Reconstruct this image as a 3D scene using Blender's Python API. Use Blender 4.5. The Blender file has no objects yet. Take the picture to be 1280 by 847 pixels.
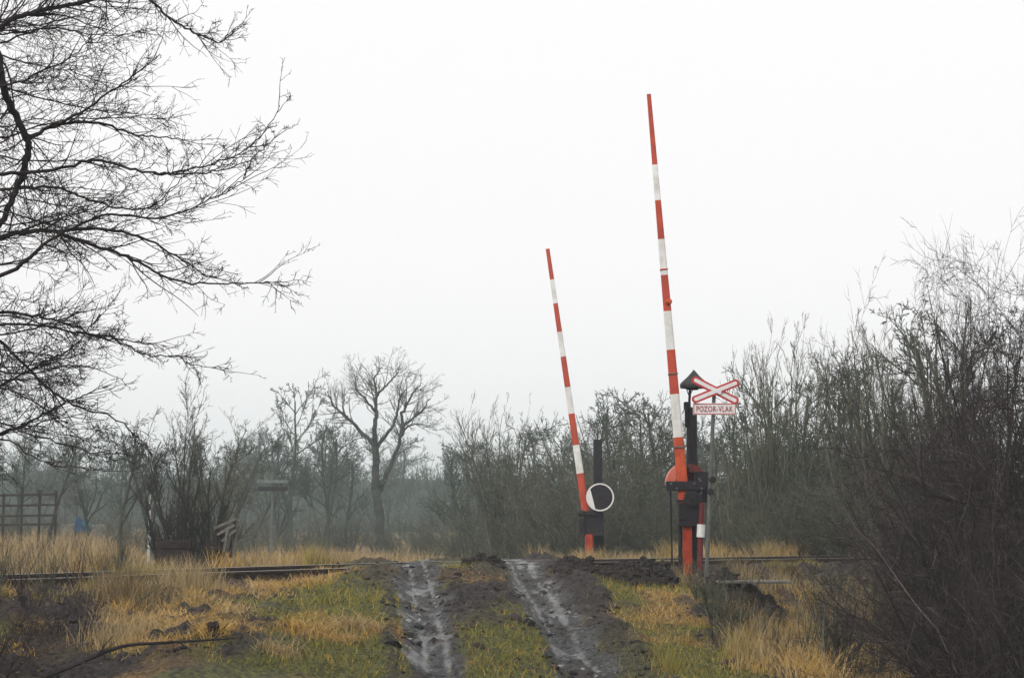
import bpy, bmesh, math, random
import numpy as np
from mathutils import Vector, Matrix

# ------------------------------------------------------------------ camera, world, sun, exposure
SC = bpy.context.scene
COL = SC.collection
EYE = 1.65
FPX = 2133.33                      # focal length in photograph pixels (60 mm on 36 mm)
PITCH = math.atan(221.5 / FPX)
cam_d = bpy.data.cameras.new('camera')
cam_d.lens = 60.0; cam_d.sensor_width = 36.0; cam_d.clip_start = 0.1; cam_d.clip_end = 4000
cam = bpy.data.objects.new('camera', cam_d); COL.objects.link(cam)
cam.location = (0, 0, EYE); cam.rotation_euler = (math.pi / 2 + PITCH, 0, 0)
SC.camera = cam

SUN_EL, SUN_AZ = math.radians(38), math.radians(215)      # azimuth clockwise from +Y: behind the camera, to its left
w = bpy.data.worlds.new('World'); SC.world = w; w.use_nodes = True
nt = w.node_tree; bg = nt.nodes['Background']; bg.inputs[1].default_value = 0.1
sky = nt.nodes.new('ShaderNodeTexSky'); sky.sky_type = 'NISHITA'; sky.sun_disc = False
sky.sun_elevation = SUN_EL; sky.sun_rotation = SUN_AZ; sky.air_density = 1.0; sky.dust_density = 4.0
hs = nt.nodes.new('ShaderNodeHueSaturation'); hs.inputs['Saturation'].default_value = 0.12
mx = nt.nodes.new('ShaderNodeMix'); mx.data_type = 'RGBA'; mx.inputs[0].default_value = 0.93
mx.inputs[7].default_value = (11.0, 10.8, 10.85, 1)           # overcast: an even white cloud sheet
nt.links.new(sky.outputs[0], hs.inputs['Color']); nt.links.new(hs.outputs[0], mx.inputs[6])
nt.links.new(mx.outputs[2], bg.inputs[0])
sun_d = bpy.data.lights.new('sun', 'SUN'); sun_d.energy = 1.7; sun_d.angle = math.radians(25); sun_d.color = (1, .97, .93)
sun = bpy.data.objects.new('sun', sun_d); COL.objects.link(sun)
sdir = Vector((math.sin(SUN_AZ) * math.cos(SUN_EL), math.cos(SUN_AZ) * math.cos(SUN_EL), math.sin(SUN_EL)))
sun.rotation_euler = (-sdir).to_track_quat('-Z', 'Y').to_euler()
vs = SC.view_settings; vs.view_transform = 'Standard'; vs.look = 'None'; vs.exposure = 0.0; vs.gamma = 1.0
SC.render.engine = 'CYCLES'
SC.cycles.max_bounces = 4; SC.cycles.diffuse_bounces = 2; SC.cycles.volume_bounces = 1; SC.cycles.transparent_max_bounces = 4
SC.cycles.use_denoising = True

rng = np.random.default_rng(7)
random.seed(7)

# ------------------------------------------------------------------ helpers
def P(px, py, d):
    """world point seen at photograph pixel (px, py), d metres ahead"""
    u = (px - 640) / FPX; v = (423.5 - py) / FPX
    dy = math.cos(PITCH) - v * math.sin(PITCH); dz = math.sin(PITCH) + v * math.cos(PITCH)
    k = d / dy
    return Vector((u * k, d, EYE + dz * k))

def prop(o, label=None, cat=None, group=None, kind=None):
    if label: o['label'] = label
    if cat: o['category'] = cat
    if group: o['group'] = group
    if kind: o['kind'] = kind
    return o

def empty(name, loc, label, cat, group=None, rz=0.0):
    o = bpy.data.objects.new(name, None); COL.objects.link(o); o.location = loc; o.rotation_euler = (0, 0, rz)
    o.empty_display_size = 0.2
    return prop(o, label, cat, group)

def link(name, me, parent=None):
    o = bpy.data.objects.new(name, me); COL.objects.link(o)
    if parent: o.parent = parent
    return o

def np_mesh(name, V, F, mats, smooth=False, mat_idx=None):
    """V (n,3), F (m,k) all faces with k corners"""
    me = bpy.data.meshes.new(name)
    V = np.asarray(V, dtype=np.float32); F = np.asarray(F, dtype=np.int32)
    n, k = F.shape
    me.vertices.add(len(V)); me.vertices.foreach_set('co', V.ravel())
    me.loops.add(n * k); me.loops.foreach_set('vertex_index', F.ravel())
    me.polygons.add(n)
    me.polygons.foreach_set('loop_start', np.arange(n, dtype=np.int32) * k)
    me.polygons.foreach_set('loop_total', np.full(n, k, dtype=np.int32))
    if mat_idx is not None: me.polygons.foreach_set('material_index', np.asarray(mat_idx, dtype=np.int32))
    me.polygons.foreach_set('use_smooth', np.full(n, smooth, dtype=bool))
    for m in (mats if isinstance(mats, (list, tuple)) else [mats]): me.materials.append(m)
    me.update(calc_edges=True)
    return me

def tubes(P0, P1, R0, R1, sides=3):
    d = P1 - P0
    L = np.linalg.norm(d, axis=1, keepdims=True) + 1e-9
    d = d / L
    a = np.where(np.abs(d[:, 2:3]) > .9, np.array([[1., 0, 0]]), np.array([[0, 0, 1.]]))
    s = np.cross(d, a); s /= np.linalg.norm(s, axis=1, keepdims=True) + 1e-9
    t = np.cross(d, s)
    an = np.arange(sides) * 2 * math.pi / sides
    ring = s[:, None, :] * np.cos(an)[None, :, None] + t[:, None, :] * np.sin(an)[None, :, None]
    A = P0[:, None, :] - (d * np.minimum(R0[:, None], L * .2))[:, None, :] * .4 + ring * R0[:, None, None]
    B = P1[:, None, :] + (d * np.minimum(R1[:, None], L * .2))[:, None, :] * .4 + ring * R1[:, None, None]
    V = np.concatenate([A, B], axis=1).reshape(-1, 3)
    n = len(P0)
    base = (np.arange(n) * 2 * sides)[:, None]
    i = np.arange(sides); j = (i + 1) % sides
    F = np.stack([i, j, j + sides, i + sides], axis=1)[None] + base[:, :, None]
    return V, F.reshape(-1, 4)

LIGHT = {}                          # bark -> the paler bark of some of its branches
def tube_mesh(name, segs, mat, sides=3, smooth=False):
    V, F = tubes(*segs[:4], sides=sides)
    if len(segs) > 4 and mat in LIGHT:
        return np_mesh(name, V, F, [mat, LIGHT[mat]], smooth, np.repeat((segs[4] < (.16 if mat is M['bark_purple'] else .25)).astype(int), sides))
    return np_mesh(name, V, F, mat, smooth)

def cat_segs(lst):
    return tuple(np.concatenate([s[i] for s in lst], axis=0) for i in range(min(len(q) for q in lst)))

def unit(a):
    return a / (np.linalg.norm(a, axis=-1, keepdims=True) + 1e-9)

def grow(rg, Pt, D, L, R, specs):
    """breadth-first branching. specs: list of dicts k, wob, up, tip, n, t0, ang, lr, rr. returns one segs tuple per level"""
    out = []
    for li, sp in enumerate(specs):
        k = sp['k']; N = len(Pt)
        p = Pt.copy(); d = unit(D); step = (L / k)[:, None]
        ps, rs, ds = [p.copy()], [R.copy()], [d.copy()]
        for q in range(k):
            d = unit(d + rg.normal(0, sp['wob'], (N, 3)) + np.array([0, 0, sp['up']]))
            p = p + d * step
            ps.append(p.copy()); ds.append(d.copy()); rs.append(R * (1 - (1 - sp['tip']) * (q + 1) / k))
        PS = np.stack(ps, 1); RS = np.stack(rs, 1); DS = np.stack(ds, 1)
        out.append((PS[:, :-1].reshape(-1, 3), PS[:, 1:].reshape(-1, 3), RS[:, :-1].reshape(-1), RS[:, 1:].reshape(-1), np.repeat(rg.random(N), k)))
        if li + 1 == len(specs): break
        n = sp['n']
        Pt, D, L, R = spawn(rg, PS, RS, DS, L, n, sp)
    return out

def spawn(rg, PS, RS, DS, L, n, sp):
    N, K1, _ = PS.shape; k = K1 - 1
    t = rg.uniform(sp['t0'], 1.0, (N, n)) * k * .999
    i = np.floor(t).astype(int); f = (t - i)[..., None]
    ar = np.arange(N)[:, None]
    pos = PS[ar, i] * (1 - f) + PS[ar, i + 1] * f
    rad = RS[ar, i] * (1 - f[..., 0]) + RS[ar, i + 1] * f[..., 0]
    dr = DS[ar, i + 1]
    pr = unit(np.cross(dr, rg.normal(0, 1, (N, n, 3))))
    an = sp['ang'] * rg.uniform(.6, 1.3, (N, n))[..., None]
    cd = unit(dr * np.cos(an) + pr * np.sin(an))
    cl = L[:, None] * sp['lr'] * rg.uniform(.45, 1.25, (N, n)) * (1 - .45 * t / k)
    cr = np.maximum(rad * sp['rr'], sp.get('rmin', .002))
    return pos.reshape(-1, 3), cd.reshape(-1, 3), cl.reshape(-1), cr.reshape(-1)

def smooth_poly(pts, per=4):
    """Catmull-Rom through points (list of 4-vectors x,y,z,r)"""
    pts = [np.array(p, float) for p in pts]
    ext = [2 * pts[0] - pts[1]] + pts + [2 * pts[-1] - pts[-2]]
    out = []
    for i in range(1, len(ext) - 2):
        p0, p1, p2, p3 = ext[i - 1:i + 3]
        for q in range(per):
            t = q / per
            out.append(.5 * ((2 * p1) + (-p0 + p2) * t + (2 * p0 - 5 * p1 + 4 * p2 - p3) * t * t + (-p0 + 3 * p1 - 3 * p2 + p3) * t ** 3))
    out.append(pts[-1])
    a = np.array(out); a[:, 3] = np.maximum(a[:, 3], .001)
    return a

def poly_segs(a):
    return (a[:-1, :3], a[1:, :3], a[:-1, 3], a[1:, 3])

# ---- value noise
_tab = np.random.default_rng(99).random((256, 256))
def vn(x, y, f, s=0):
    x = np.asarray(x, float) * f + s * 17.3 + 1000; y = np.asarray(y, float) * f + s * 9.1 + 1000
    i = np.floor(x).astype(int); j = np.floor(y).astype(int); u = x - i; v = y - j
    u = u * u * (3 - 2 * u); v = v * v * (3 - 2 * v)
    a = _tab[i % 256, j % 256]; b = _tab[(i + 1) % 256, j % 256]; c = _tab[i % 256, (j + 1) % 256]; e = _tab[(i + 1) % 256, (j + 1) % 256]
    return (a * (1 - u) + b * u) * (1 - v) + (c * (1 - u) + e * u) * v
def fbm(x, y, f, s=0):
    return vn(x, y, f, s) * .55 + vn(x, y, f * 2.1, s + 1) * .3 + vn(x, y, f * 4.3, s + 2) * .15
def sst(a, b, x):
    t = np.clip((np.asarray(x, float) - a) / (b - a), 0, 1); return t * t * (3 - 2 * t)

# ---- bmesh pieces
def add_box(bm, c, s, rot=None):
    m = Matrix.Translation(Vector(c)) @ (rot.to_4x4() if rot else Matrix.Identity(4)) @ Matrix.Diagonal((s[0], s[1], s[2], 1))
    return bmesh.ops.create_cube(bm, size=1.0, matrix=m)['verts']
def add_cyl(bm, a, b, r0, r1=None, seg=12, caps=True):
    a, b = Vector(a), Vector(b); d = b - a
    m = Matrix.Translation((a + b) / 2) @ d.to_track_quat('Z', 'Y').to_matrix().to_4x4()
    return bmesh.ops.create_cone(bm, cap_ends=caps, segments=seg, radius1=r0, radius2=r0 if r1 is None else r1, depth=d.length, matrix=m)['verts']
def done(bm, name, mat, parent=None, bevel=0.0, smooth=False):
    if bevel: bmesh.ops.bevel(bm, geom=bm.edges[:], offset=bevel, segments=2, affect='EDGES', profile=.6)
    bmesh.ops.recalc_face_normals(bm, faces=bm.faces[:])
    me = bpy.data.meshes.new(name); bm.to_mesh(me); bm.free()
    for m in (mat if isinstance(mat, list) else [mat]): me.materials.append(m)
    if smooth:
        for p in me.polygons: p.use_smooth = True
        me.set_sharp_from_angle(angle=math.radians(35))
    return link(name, me, parent)

# ------------------------------------------------------------------ materials
def mat(name, c1, c2=None, rough=.8, scale=8, bump=0.0, metal=0.0, detail=5, spec=.3, coord='Object', bscale=None):
    m = bpy.data.materials.new(name); m.use_nodes = True
    n = m.node_tree.nodes; l = m.node_tree.links; b = n['Principled BSDF']
    b.inputs['Roughness'].default_value = rough; b.inputs['Metallic'].default_value = metal
    b.inputs['Specular IOR Level'].default_value = spec
    tc = n.new('ShaderNodeTexCoord')
    if c2 is None: b.inputs['Base Color'].default_value = (*c1, 1)
    else:
        tx = n.new('ShaderNodeTexNoise'); tx.inputs['Scale'].default_value = scale; tx.inputs['Detail'].default_value = detail
        tx.inputs['Roughness'].default_value = .65
        l.new(tc.outputs[coord], tx.inputs['Vector'])
        cr = n.new('ShaderNodeValToRGB'); cr.color_ramp.elements[0].position = .35; cr.color_ramp.elements[1].position = .65
        cr.color_ramp.elements[0].color = (*c1, 1); cr.color_ramp.elements[1].color = (*c2, 1)
        l.new(tx.outputs['Fac'], cr.inputs[0]); l.new(cr.outputs[0], b.inputs['Base Color'])
    if bump:
        t2 = n.new('ShaderNodeTexNoise'); t2.inputs['Scale'].default_value = bscale or scale * 2; t2.inputs['Detail'].default_value = 6
        l.new(tc.outputs[coord], t2.inputs['Vector'])
        bp = n.new('ShaderNodeBump'); bp.inputs['Strength'].default_value = bump; bp.inputs['Distance'].default_value = .02
        l.new(t2.outputs['Fac'], bp.inputs['Height']); l.new(bp.outputs[0], b.inputs['Normal'])
    return m

M = {}
M['bark_near'] = mat('dark_bark', (.012, .009, .011), (.04, .031, .03), .9, 9, .4)
M['bark_mid'] = mat('grey_olive_bark', (.040, .041, .028), (.095, .093, .066), .9, 4, .3)
M['bark_far'] = mat('far_bark', (.03, .031, .026), (.06, .062, .05), .9, 2)
M['bark_brown'] = mat('grey_brown_bark', (.038, .034, .03), (.09, .08, .072), .9, 2)
M['bark_purple'] = mat('thorn_bark', (.012, .008, .009), (.046, .034, .034), .9, 7)
M['bark_lichen'] = mat('lichen_bark', (.026, .037, .026), (.066, .082, .056), .9, 1.5)
M['bark_mid_pale'] = mat('pale_olive_bark', (.10, .098, .07), (.19, .18, .13), .9, 4)
M['bark_purple_pale'] = mat('pale_thorn_bark', (.06, .045, .045), (.14, .11, .105), .9, 7)
M['bark_lichen_pale'] = mat('pale_lichen_bark', (.08, .095, .075), (.15, .165, .13), .9, 1.5)
LIGHT.update({M['bark_mid']: M['bark_mid_pale'], M['bark_purple']: M['bark_purple_pale'], M['bark_far']: M['bark_lichen_pale'], M['bark_lichen']: M['bark_lichen_pale']})
M['red'] = mat('barrier_red_paint', (.55, .065, .026), (.34, .045, .025), .55, 4, .15, detail=9, spec=.4, bscale=40)
M['white'] = mat('barrier_white_paint', (.85, .85, .84), (.60, .58, .54), .55, 4, .15, detail=9, spec=.4, bscale=40)
M['orange'] = mat('orange_red_paint', (.62, .09, .02), (.38, .045, .018), .55, 4, .15, detail=9, spec=.4, bscale=40)
M['footred'] = mat('worn_red_paint', (.50, .055, .014), (.20, .018, .010), .6, 6, .2)
M['pinkred'] = mat('faded_red_paint', (.62, .20, .14), (.52, .10, .06), .5, 5, .1)  # paler red: highlight on the curved shell put into the colour
M['black'] = mat('dark_iron', (.006, .004, .007), (.022, .013, .019), .6, 11, .3)
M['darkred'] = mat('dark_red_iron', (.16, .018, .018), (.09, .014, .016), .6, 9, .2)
M['roofm'] = mat('bell_roof_sheet', (.018, .019, .018), (.05, .05, .046), .55, 9, .2)
M['post_grey'] = mat('grey_pole_paint', (.075, .08, .078), (.13, .135, .13), .6, 8, .2)
M['sign_white'] = mat('sign_white_enamel', (.80, .77, .76), (.70, .66, .65), .4, 10)
M['sign_red'] = mat('sign_red_enamel', (.52, .045, .05), (.42, .03, .035), .4, 10)
M['letter'] = mat('sign_letter_paint', (.30, .015, .03), None, .5)
M['rail'] = mat('rusty_rail', (.025, .017, .014), (.06, .036, .027), .75, 20, .2)
M['railtop'] = mat('worn_rail_head', (.60, .57, .52), (.38, .35, .31), .45, 12, 0, .1)  # worn steel, with the sky's reflection painted in as a pale tone
M['sleeper'] = mat('old_sleeper_wood', (.02, .016, .016), (.055, .042, .036), .9, 6, .5)
M['wood_dark'] = mat('dark_wet_timber', (.014, .009, .009), (.042, .028, .026), .85, 6, .4)
M['wood_pale'] = mat('pale_weathered_timber', (.085, .08, .068), (.19, .175, .15), .85, 9, .4)
M['concrete'] = mat('grey_concrete', (.17, .165, .15), (.29, .28, .25), .9, 5, .3)
M['concrete_pale'] = mat('pale_concrete', (.30, .31, .30), (.5, .5, .48), .85, 6, .2)
M['concrete_dull'] = mat('mossy_dull_concrete', (.07, .065, .05), (.19, .18, .15), .95, 7, .5)
M['blue'] = mat('blue_tarpaulin', (.014, .05, .14), (.01, .035, .10), .6, 3, .3)
M['teal'] = mat('turquoise_tarpaulin', (.025, .16, .19), (.015, .11, .14), .6, 3, .3)
M['board_pale'] = mat('pale_board', (.10, .125, .115), (.16, .19, .175), .8, 5)
M['earth'] = mat('dark_turned_earth', (.012, .009, .009), (.042, .030, .026), .95, 9, .8, bscale=26)
M['hill'] = mat('far_wood_mass', (.035, .043, .035), (.06, .068, .055), .95, .12, 1.0, bscale=.5)

def blade_mat(name, rough=.7):
    m = bpy.data.materials.new(name); m.use_nodes = True
    n = m.node_tree.nodes; l = m.node_tree.links; b = n['Principled BSDF']
    at = n.new('ShaderNodeAttribute'); at.attribute_name = 'tint'
    l.new(at.outputs['Color'], b.inputs['Base Color']); b.inputs['Roughness'].default_value = rough
    b.inputs['Specular IOR Level'].default_value = .15
    return m
M['blade'] = blade_mat('grass_blade')

# ------------------------------------------------------------------ terrain
_rx = np.array([-60, -30, -14, -6, -4.8, 0, 6.3, 14, 30, 80.]); _ry = np.array([-42, -8, 10.2, 19.5, 21, 26.7, 30.7, 34.6, 42, 66.])
_dx = np.linspace(-60, 80, 1401); _dy = np.interp(_dx, _rx, _ry)
_ker = np.hanning(41); _ker /= _ker.sum()
_dy = np.convolve(np.pad(_dy, 20, mode='edge'), _ker, mode='valid')
_sl = np.gradient(_dy, _dx)
def yr(x): return np.interp(x, _dx, _dy)
def S(x, y):
    s = np.interp(x, _dx, _sl)
    return (y - yr(x)) / np.sqrt(1 + s * s)
RAIL_Z = .93
def road_c(y): return -.02 - .081 * (np.asarray(y, float) - 17.5)

def masks(x, y):
    x = np.asarray(x, float); y = np.asarray(y, float)
    s = S(x, y); dx = x - road_c(y)
    n1 = fbm(x, y, 1.1, 3); n2 = fbm(x, y, 4.0, 5)
    jit = (n1 - .5) * .5 + (n2 - .5) * .35
    road_on = 1 - sst(3.5, 6, s)
    rl = 1 - sst(.22, .40, np.abs(dx + .78) + jit * .5)
    rr_ = 1 - sst(.25, .45, np.abs(dx - .88) + jit * .5)
    rut = np.maximum(rl, rr_) * road_on
    berm = (1 - sst(.22, .45, np.abs(dx - 1.38) + jit)) * road_on * (.55 + .45 * sst(17, 23, y))
    mid = sst(-5.0, -3.6, s + jit * 3) * (1 - sst(-2.4, -1.7, s + jit)) * (1 - sst(.5, .9, np.abs(dx + .05) + jit * .4))
    cross = sst(-2.6, -1.5, s + jit * 1.2) * (1 - sst(2.5, 3.2, s + jit)) * (1 - sst(1.7, 2.6, np.abs(dx - .45) + jit))
    edge_l = (1 - sst(.04, .14, np.abs(dx + 1.2) + jit * .5)) * road_on * .7
    ball = sst(-2.9, -1.7, s + jit) * (1 - sst(2.6, 3.4, s + jit)) * sst(2.0, 2.8, np.abs(dx) + jit)
    blot = sst(.60, .70, fbm(x, y, .8, 11)) * .55 + sst(.42, .56, fbm(x, y, 1.3, 13)) * sst(-1.8, -3.2, dx) * .8 * road_on + sst(.46, .58, fbm(x, y, 1.5, 14)) * sst(2.2, 3, dx) * .8 * road_on + .6 * sst(-.21, -.245, x / np.maximum(y, 1)) * (1 - sst(-.6, .2, s)) * sst(.25, .5, n1)
    mud = np.clip(np.maximum.reduce([rut, berm, mid, cross * .75 * sst(.3, .5, n1 + .25 * np.abs(dx)), edge_l, ball * .9, blot]), 0, 1)
    ln = np.zeros_like(x)
    for off, wd in ((-.86, .022), (-.63, .026), (.70, .022), (1.0, .036)):
        ww = wd * (.35 + 1.5 * vn(x * 2, y, .9, int(off * 10) + 20))
        ln = np.maximum(ln, (1 - sst(ww * .6, ww * 1.3, np.abs(dx - off + (vn(y * 1., y * 0, 1.3, 7) - .5) * .09))) * sst(.25, .5, vn(x * 1.5, y, 2.0, int(off * 10) + 33) * .75 + .35 * vn(x, y, 9, 35)))
    pud = sst(.585, .65, fbm(x * 1.6, y * .6, 3.2, 41) * .75 + .25 * vn(x, y, 14, 42)) * rut
    wet = np.clip(np.maximum(ln * road_on, pud * .9), 0, 1)
    straw = np.clip(sst(.44, .60, fbm(x, y, .7, 15) + .12 * sst(-1.2, -3.0, dx) * sst(19.5, 23, y) + .13 * sst(-4, -3, dx) * (1 - sst(-1.6, -1.2, dx)) * sst(20, 22, y)), 0, 1)
    return mud, wet, straw, rut * (.35 + .6 * sst(.3, .62, fbm(x, y, 2.6, 51))), s, dx

def ground(x, y):
    x = np.asarray(x, float); y = np.asarray(y, float)
    s = S(x, y); dx = x - road_c(y); a = np.abs(dx)
    wr = np.exp(-(np.maximum(a - 2.7, 0) / 1.3) ** 2)
    low = -.04 - .22 * sst(3, 7, a) + (fbm(x, y, .35, 1) - .5) * .22
    zo = low + (.80 - low) * sst(-4.2, -1.2, s)
    zr = .78 * sst(-8.6, -1.2, s) + (fbm(x, y, .5, 2) - .5) * .10
    z = zo * (1 - wr) + zr * wr
    z = z + (-.25 + .75 * sst(-.205, -.25, x / np.maximum(y, 1)) * (y > 5) - z) * sst(3.2, 9, s) + (fbm(x, y, .12, 6) - .5) * .3 * sst(8, 14, s)
    # at the crossing the mud comes up flush with the rail heads
    cw = np.exp(-(np.maximum(a - 1.6, 0) / .5) ** 2) * sst(-2.2, -.5, s) * (1 - sst(2.2, 3.4, s))
    z = z + (RAIL_Z - .012 - z) * cw
    near = (1 - sst(30, 40, y))
    ron = 1 - sst(-1.3, -.3, s) * (1 - sst(1.7, 2.6, s))
    z -= ron * near * (.11 * np.exp(-((dx + .8) / .26) ** 2) + .13 * np.exp(-((dx - .84) / .33) ** 2))
    z += ron * near * (.06 * np.exp(-((dx - 1.55) / .3) ** 2) + .035 * np.exp(-((dx + 1.22) / .16) ** 2))
    z += near * ((fbm(x, y, 3.2, 8) - .5) * .07 + (vn(x, y, 10, 9) - .5) * .035)
    return z

def gz(x, y): return float(ground(np.array([x]), np.array([y]))[0])
def G(px, py, d0=12, d1=60):
    """where the ray through a photograph pixel meets the ground"""
    for d in np.arange(d0, d1, .05):
        p = P(px, py, d)
        if p.z <= gz(p.x, p.y): return p
    return P(px, py, d1)

def axis(lo, hi, f0, f1, fine, far):
    a = list(np.arange(f0, f1 + 1e-6, fine))
    st = fine; v = f0
    left = []
    while v > lo: st = min(st * 1.25, far); v -= st; left.append(v)
    st = fine; v = a[-1]; right = []
    while v < hi: st = min(st * 1.25, far); v += st; right.append(v)
    return np.array(left[::-1] + a + right)
gx = axis(-900, 900, -6.5, 7, .042, 60); gy = axis(-120, 900, 15.5, 32, .055, 60)
GX, GY = np.meshgrid(gx, gy)
mud, wet, straw, rut, s_, dx_ = masks(GX, GY)
GZ = ground(GX, GY)
# clods on the mud
clod = np.maximum(vn(GX, GY, 6.5, 60) - .45, 0) * .16 + np.maximum(vn(GX, GY, 12, 61) - .5, 0) * .08
inner = sst(-9, -7, GX) * (1 - sst(7, 9, GX)) * sst(13, 15, GY) * (1 - sst(31, 35, GY))
rail_zone = sst(-.4, -.1, s_) * (1 - sst(1.5, 1.9, s_))
clod = clod + np.maximum(vn(GX, GY, 19, 62) - .5, 0) * .09
GZ = GZ + clod * np.clip(mud - rut * .8, 0, 1) * (1 - wet) * inner * (1 - rail_zone)
nx, ny = len(gx), len(gy)
V = np.stack([GX, GY, GZ], -1).reshape(-1, 3)
ii = (np.arange(ny - 1)[:, None] * nx + np.arange(nx - 1)[None]).reshape(-1)
F = np.stack([ii, ii + 1, ii + nx + 1, ii + nx], 1)

gm = bpy.data.materials.new('muddy_grass_ground'); gm.use_nodes = True
n = gm.node_tree.nodes; l = gm.node_tree.links; b = n['Principled BSDF']
at = n.new('ShaderNodeAttribute'); at.attribute_name = 'mask'
sep = n.new('ShaderNodeSeparateColor'); l.new(at.outputs['Color'], sep.inputs[0])
tc = n.new('ShaderNodeTexCoord')
def noise(sc, det=6, rg_=.65):
    t = n.new('ShaderNodeTexNoise'); t.inputs['Scale'].default_value = sc; t.inputs['Detail'].default_value = det
    t.inputs['Roughness'].default_value = rg_; l.new(tc.outputs['Object'], t.inputs['Vector']); return t
def ramp(src, a, b_, p0=.40, p1=.62):
    r = n.new('ShaderNodeValToRGB'); r.color_ramp.elements[0].position = p0; r.color_ramp.elements[1].position = p1
    r.color_ramp.elements[0].color = (*a, 1); r.color_ramp.elements[1].color = (*b_, 1); l.new(src, r.inputs[0]); return r.outputs[0]
def mixc(f, a, b_):
    m = n.new('ShaderNodeMix'); m.data_type = 'RGBA'; l.new(f, m.inputs[0]); l.new(a, m.inputs[6]); l.new(b_, m.inputs[7]); return m.outputs[2]
n_f = noise(17, 8, .75); n_m = noise(3.5); n_s = noise(26, 8, .8)
moss = ramp(n_f.outputs['Fac'], (.026, .030, .007), (.21, .20, .043))
strw = ramp(n_f.outputs['Fac'], (.055, .03, .008), (.40, .225, .05))
mudc = ramp(n_f.outputs['Fac'], (.006, .004, .005), (.075, .052, .045))
grit = ramp(n_s.outputs['Fac'], (.010, .009, .009), (.17, .172, .17))
c = mixc(sep.outputs[2], moss, strw)
c = mixc(sep.outputs[0], c, mudc)
c = mixc(at.outputs['Alpha'], c, grit)
l.new(c, b.inputs['Base Color'])
rr = n.new('ShaderNodeMapRange'); l.new(sep.outputs[1], rr.inputs['Value']); rr.inputs['To Min'].default_value = .85; rr.inputs['To Max'].default_value = .16
rr2 = n.new('ShaderNodeMath'); rr2.operation = 'MULTIPLY_ADD'; l.new(n_f.outputs['Fac'], rr2.inputs[0]); rr2.inputs[1].default_value = .12; l.new(rr.outputs[0], rr2.inputs[2])
l.new(rr2.outputs[0], b.inputs['Roughness']); b.inputs['Specular IOR Level'].default_value = .5
bp = n.new('ShaderNodeBump'); bp.inputs['Distance'].default_value = .07; l.new(n_f.outputs['Fac'], bp.inputs['Height'])
inv = n.new('ShaderNodeMapRange'); l.new(sep.outputs[1], inv.inputs['Value']); inv.inputs['To Min'].default_value = 1.0; inv.inputs['To Max'].default_value = .35
l.new(inv.outputs[0], bp.inputs['Strength']); l.new(bp.outputs[0], b.inputs['Normal'])
gme = np_mesh('ground', V, F, gm, True)
ca = gme.color_attributes.new('mask', 'FLOAT_COLOR', 'POINT')
ca.data.foreach_set('color', np.stack([mud, wet, straw, rut], -1).astype(np.float32).reshape(-1))
prop(link('ground', gme), kind='structure')

# far wood closing the view: a low rise with a dense mass of thin bare stems on it
th = np.linspace(-1.2, 1.2, 260)
rows = []
def rise(t): return 6.0 + 3.0 * (vn(t * 10, t * 0, 1.2, 4) - .5) + 2.2 * (vn(t * 10, t * 0, 9, 5) - .4)
for k, (rad, hh) in enumerate(((215, 0), (222, .45), (232, .8), (246, 1.0), (262, .95), (285, .7), (320, .3))):
    xw = np.sin(th) * rad + rng.normal(0, 2.2, 260); yw = np.cos(th) * rad + rng.normal(0, 2.2, 260)
    rows.append(np.stack([xw, yw, -.6 + hh * (rise(th) + 1.6 * rng.random(260))], -1))
V = np.concatenate(rows); k = 260
ii = (np.arange(len(rows) - 1)[:, None] * k + np.arange(k - 1)[None]).reshape(-1)
prop(link('wooded_hill', np_mesh('wooded_hill', V, np.stack([ii, ii + 1, ii + k + 1, ii + k], 1), M['hill'], True)), kind='structure')
N = 30000
t_ = rng.uniform(-.45, .45, N); rd = rng.uniform(205, 246, N)
hh = (2.5 + rise(t_) * .95 + 2.2 * (vn(t_ * 10, t_ * 0, 14, 7) - .5)) * rng.uniform(.5, 1.0, N)
p0 = np.stack([np.sin(t_) * rd, np.cos(t_) * rd, np.full(N, -.5) + hh * rng.uniform(0, .55, N)], -1)
p1 = p0 + np.stack([rng.normal(0, .22, N) * hh, rng.normal(0, .22, N) * hh, hh * rng.uniform(.35, .6, N)], -1)
prop(link('far_wood', tube_mesh('far_wood', (p0, p1, rng.uniform(.05, .12, N), np.full(N, .02)), M['bark_lichen'])),
     'hazy grey green wood closing the view behind the field', kind='stuff')

# ------------------------------------------------------------------ railway track
def offset_path(off, x0, x1, n_=160):
    xs = np.linspace(x0, x1, n_); ys = yr(xs); sl = np.interp(xs, _dx, _sl)
    L = np.sqrt(1 + sl * sl)
    return np.stack([xs - sl / L * off, ys + 1 / L * off], -1), np.stack([-sl / L, 1 / L], -1), np.stack([1 / L, sl / L], -1)
track = empty('railway_track', (0, float(yr(0)), .7), 'single railway line with worn rail heads, painted pale as sky sheen, crossing the muddy road', 'railway track')
prof = [(-.06, .0), (.06, .0), (.06, .012), (.01, .03), (.01, .115), (.034, .125), (.034, .155), (-.034, .155), (-.034, .125), (-.01, .115), (-.01, .03), (-.06, .012)]
for off in (0, 1.5):
    c_, nn, tt = offset_path(off, -13, 26, 220)
    pv = np.array(prof); m = len(prof)
    zz = RAIL_Z - .155 + (vn(c_[:, 0], c_[:, 0] * 0, .3, 3) - .5) * .02
    V = np.stack([c_[:, None, 0] + nn[:, None, 0] * pv[None, :, 0], c_[:, None, 1] + nn[:, None, 1] * pv[None, :, 0], zz[:, None] + pv[None, :, 1]], -1)
    V = V.reshape(-1, 3) - np.array(track.location)
    i = np.arange(m); j = (i + 1) % m
    q = np.stack([i, j, j + m, i + m], 1)
    F = (q[None] + (np.arange(len(c_) - 1) * m)[:, None, None]).reshape(-1, 4)
    mi = np.tile((i == 6).astype(int), len(c_) - 1)
    link('rail', np_mesh('rail', V, F, [M['rail'], M['railtop']], False, mi), track)
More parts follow.
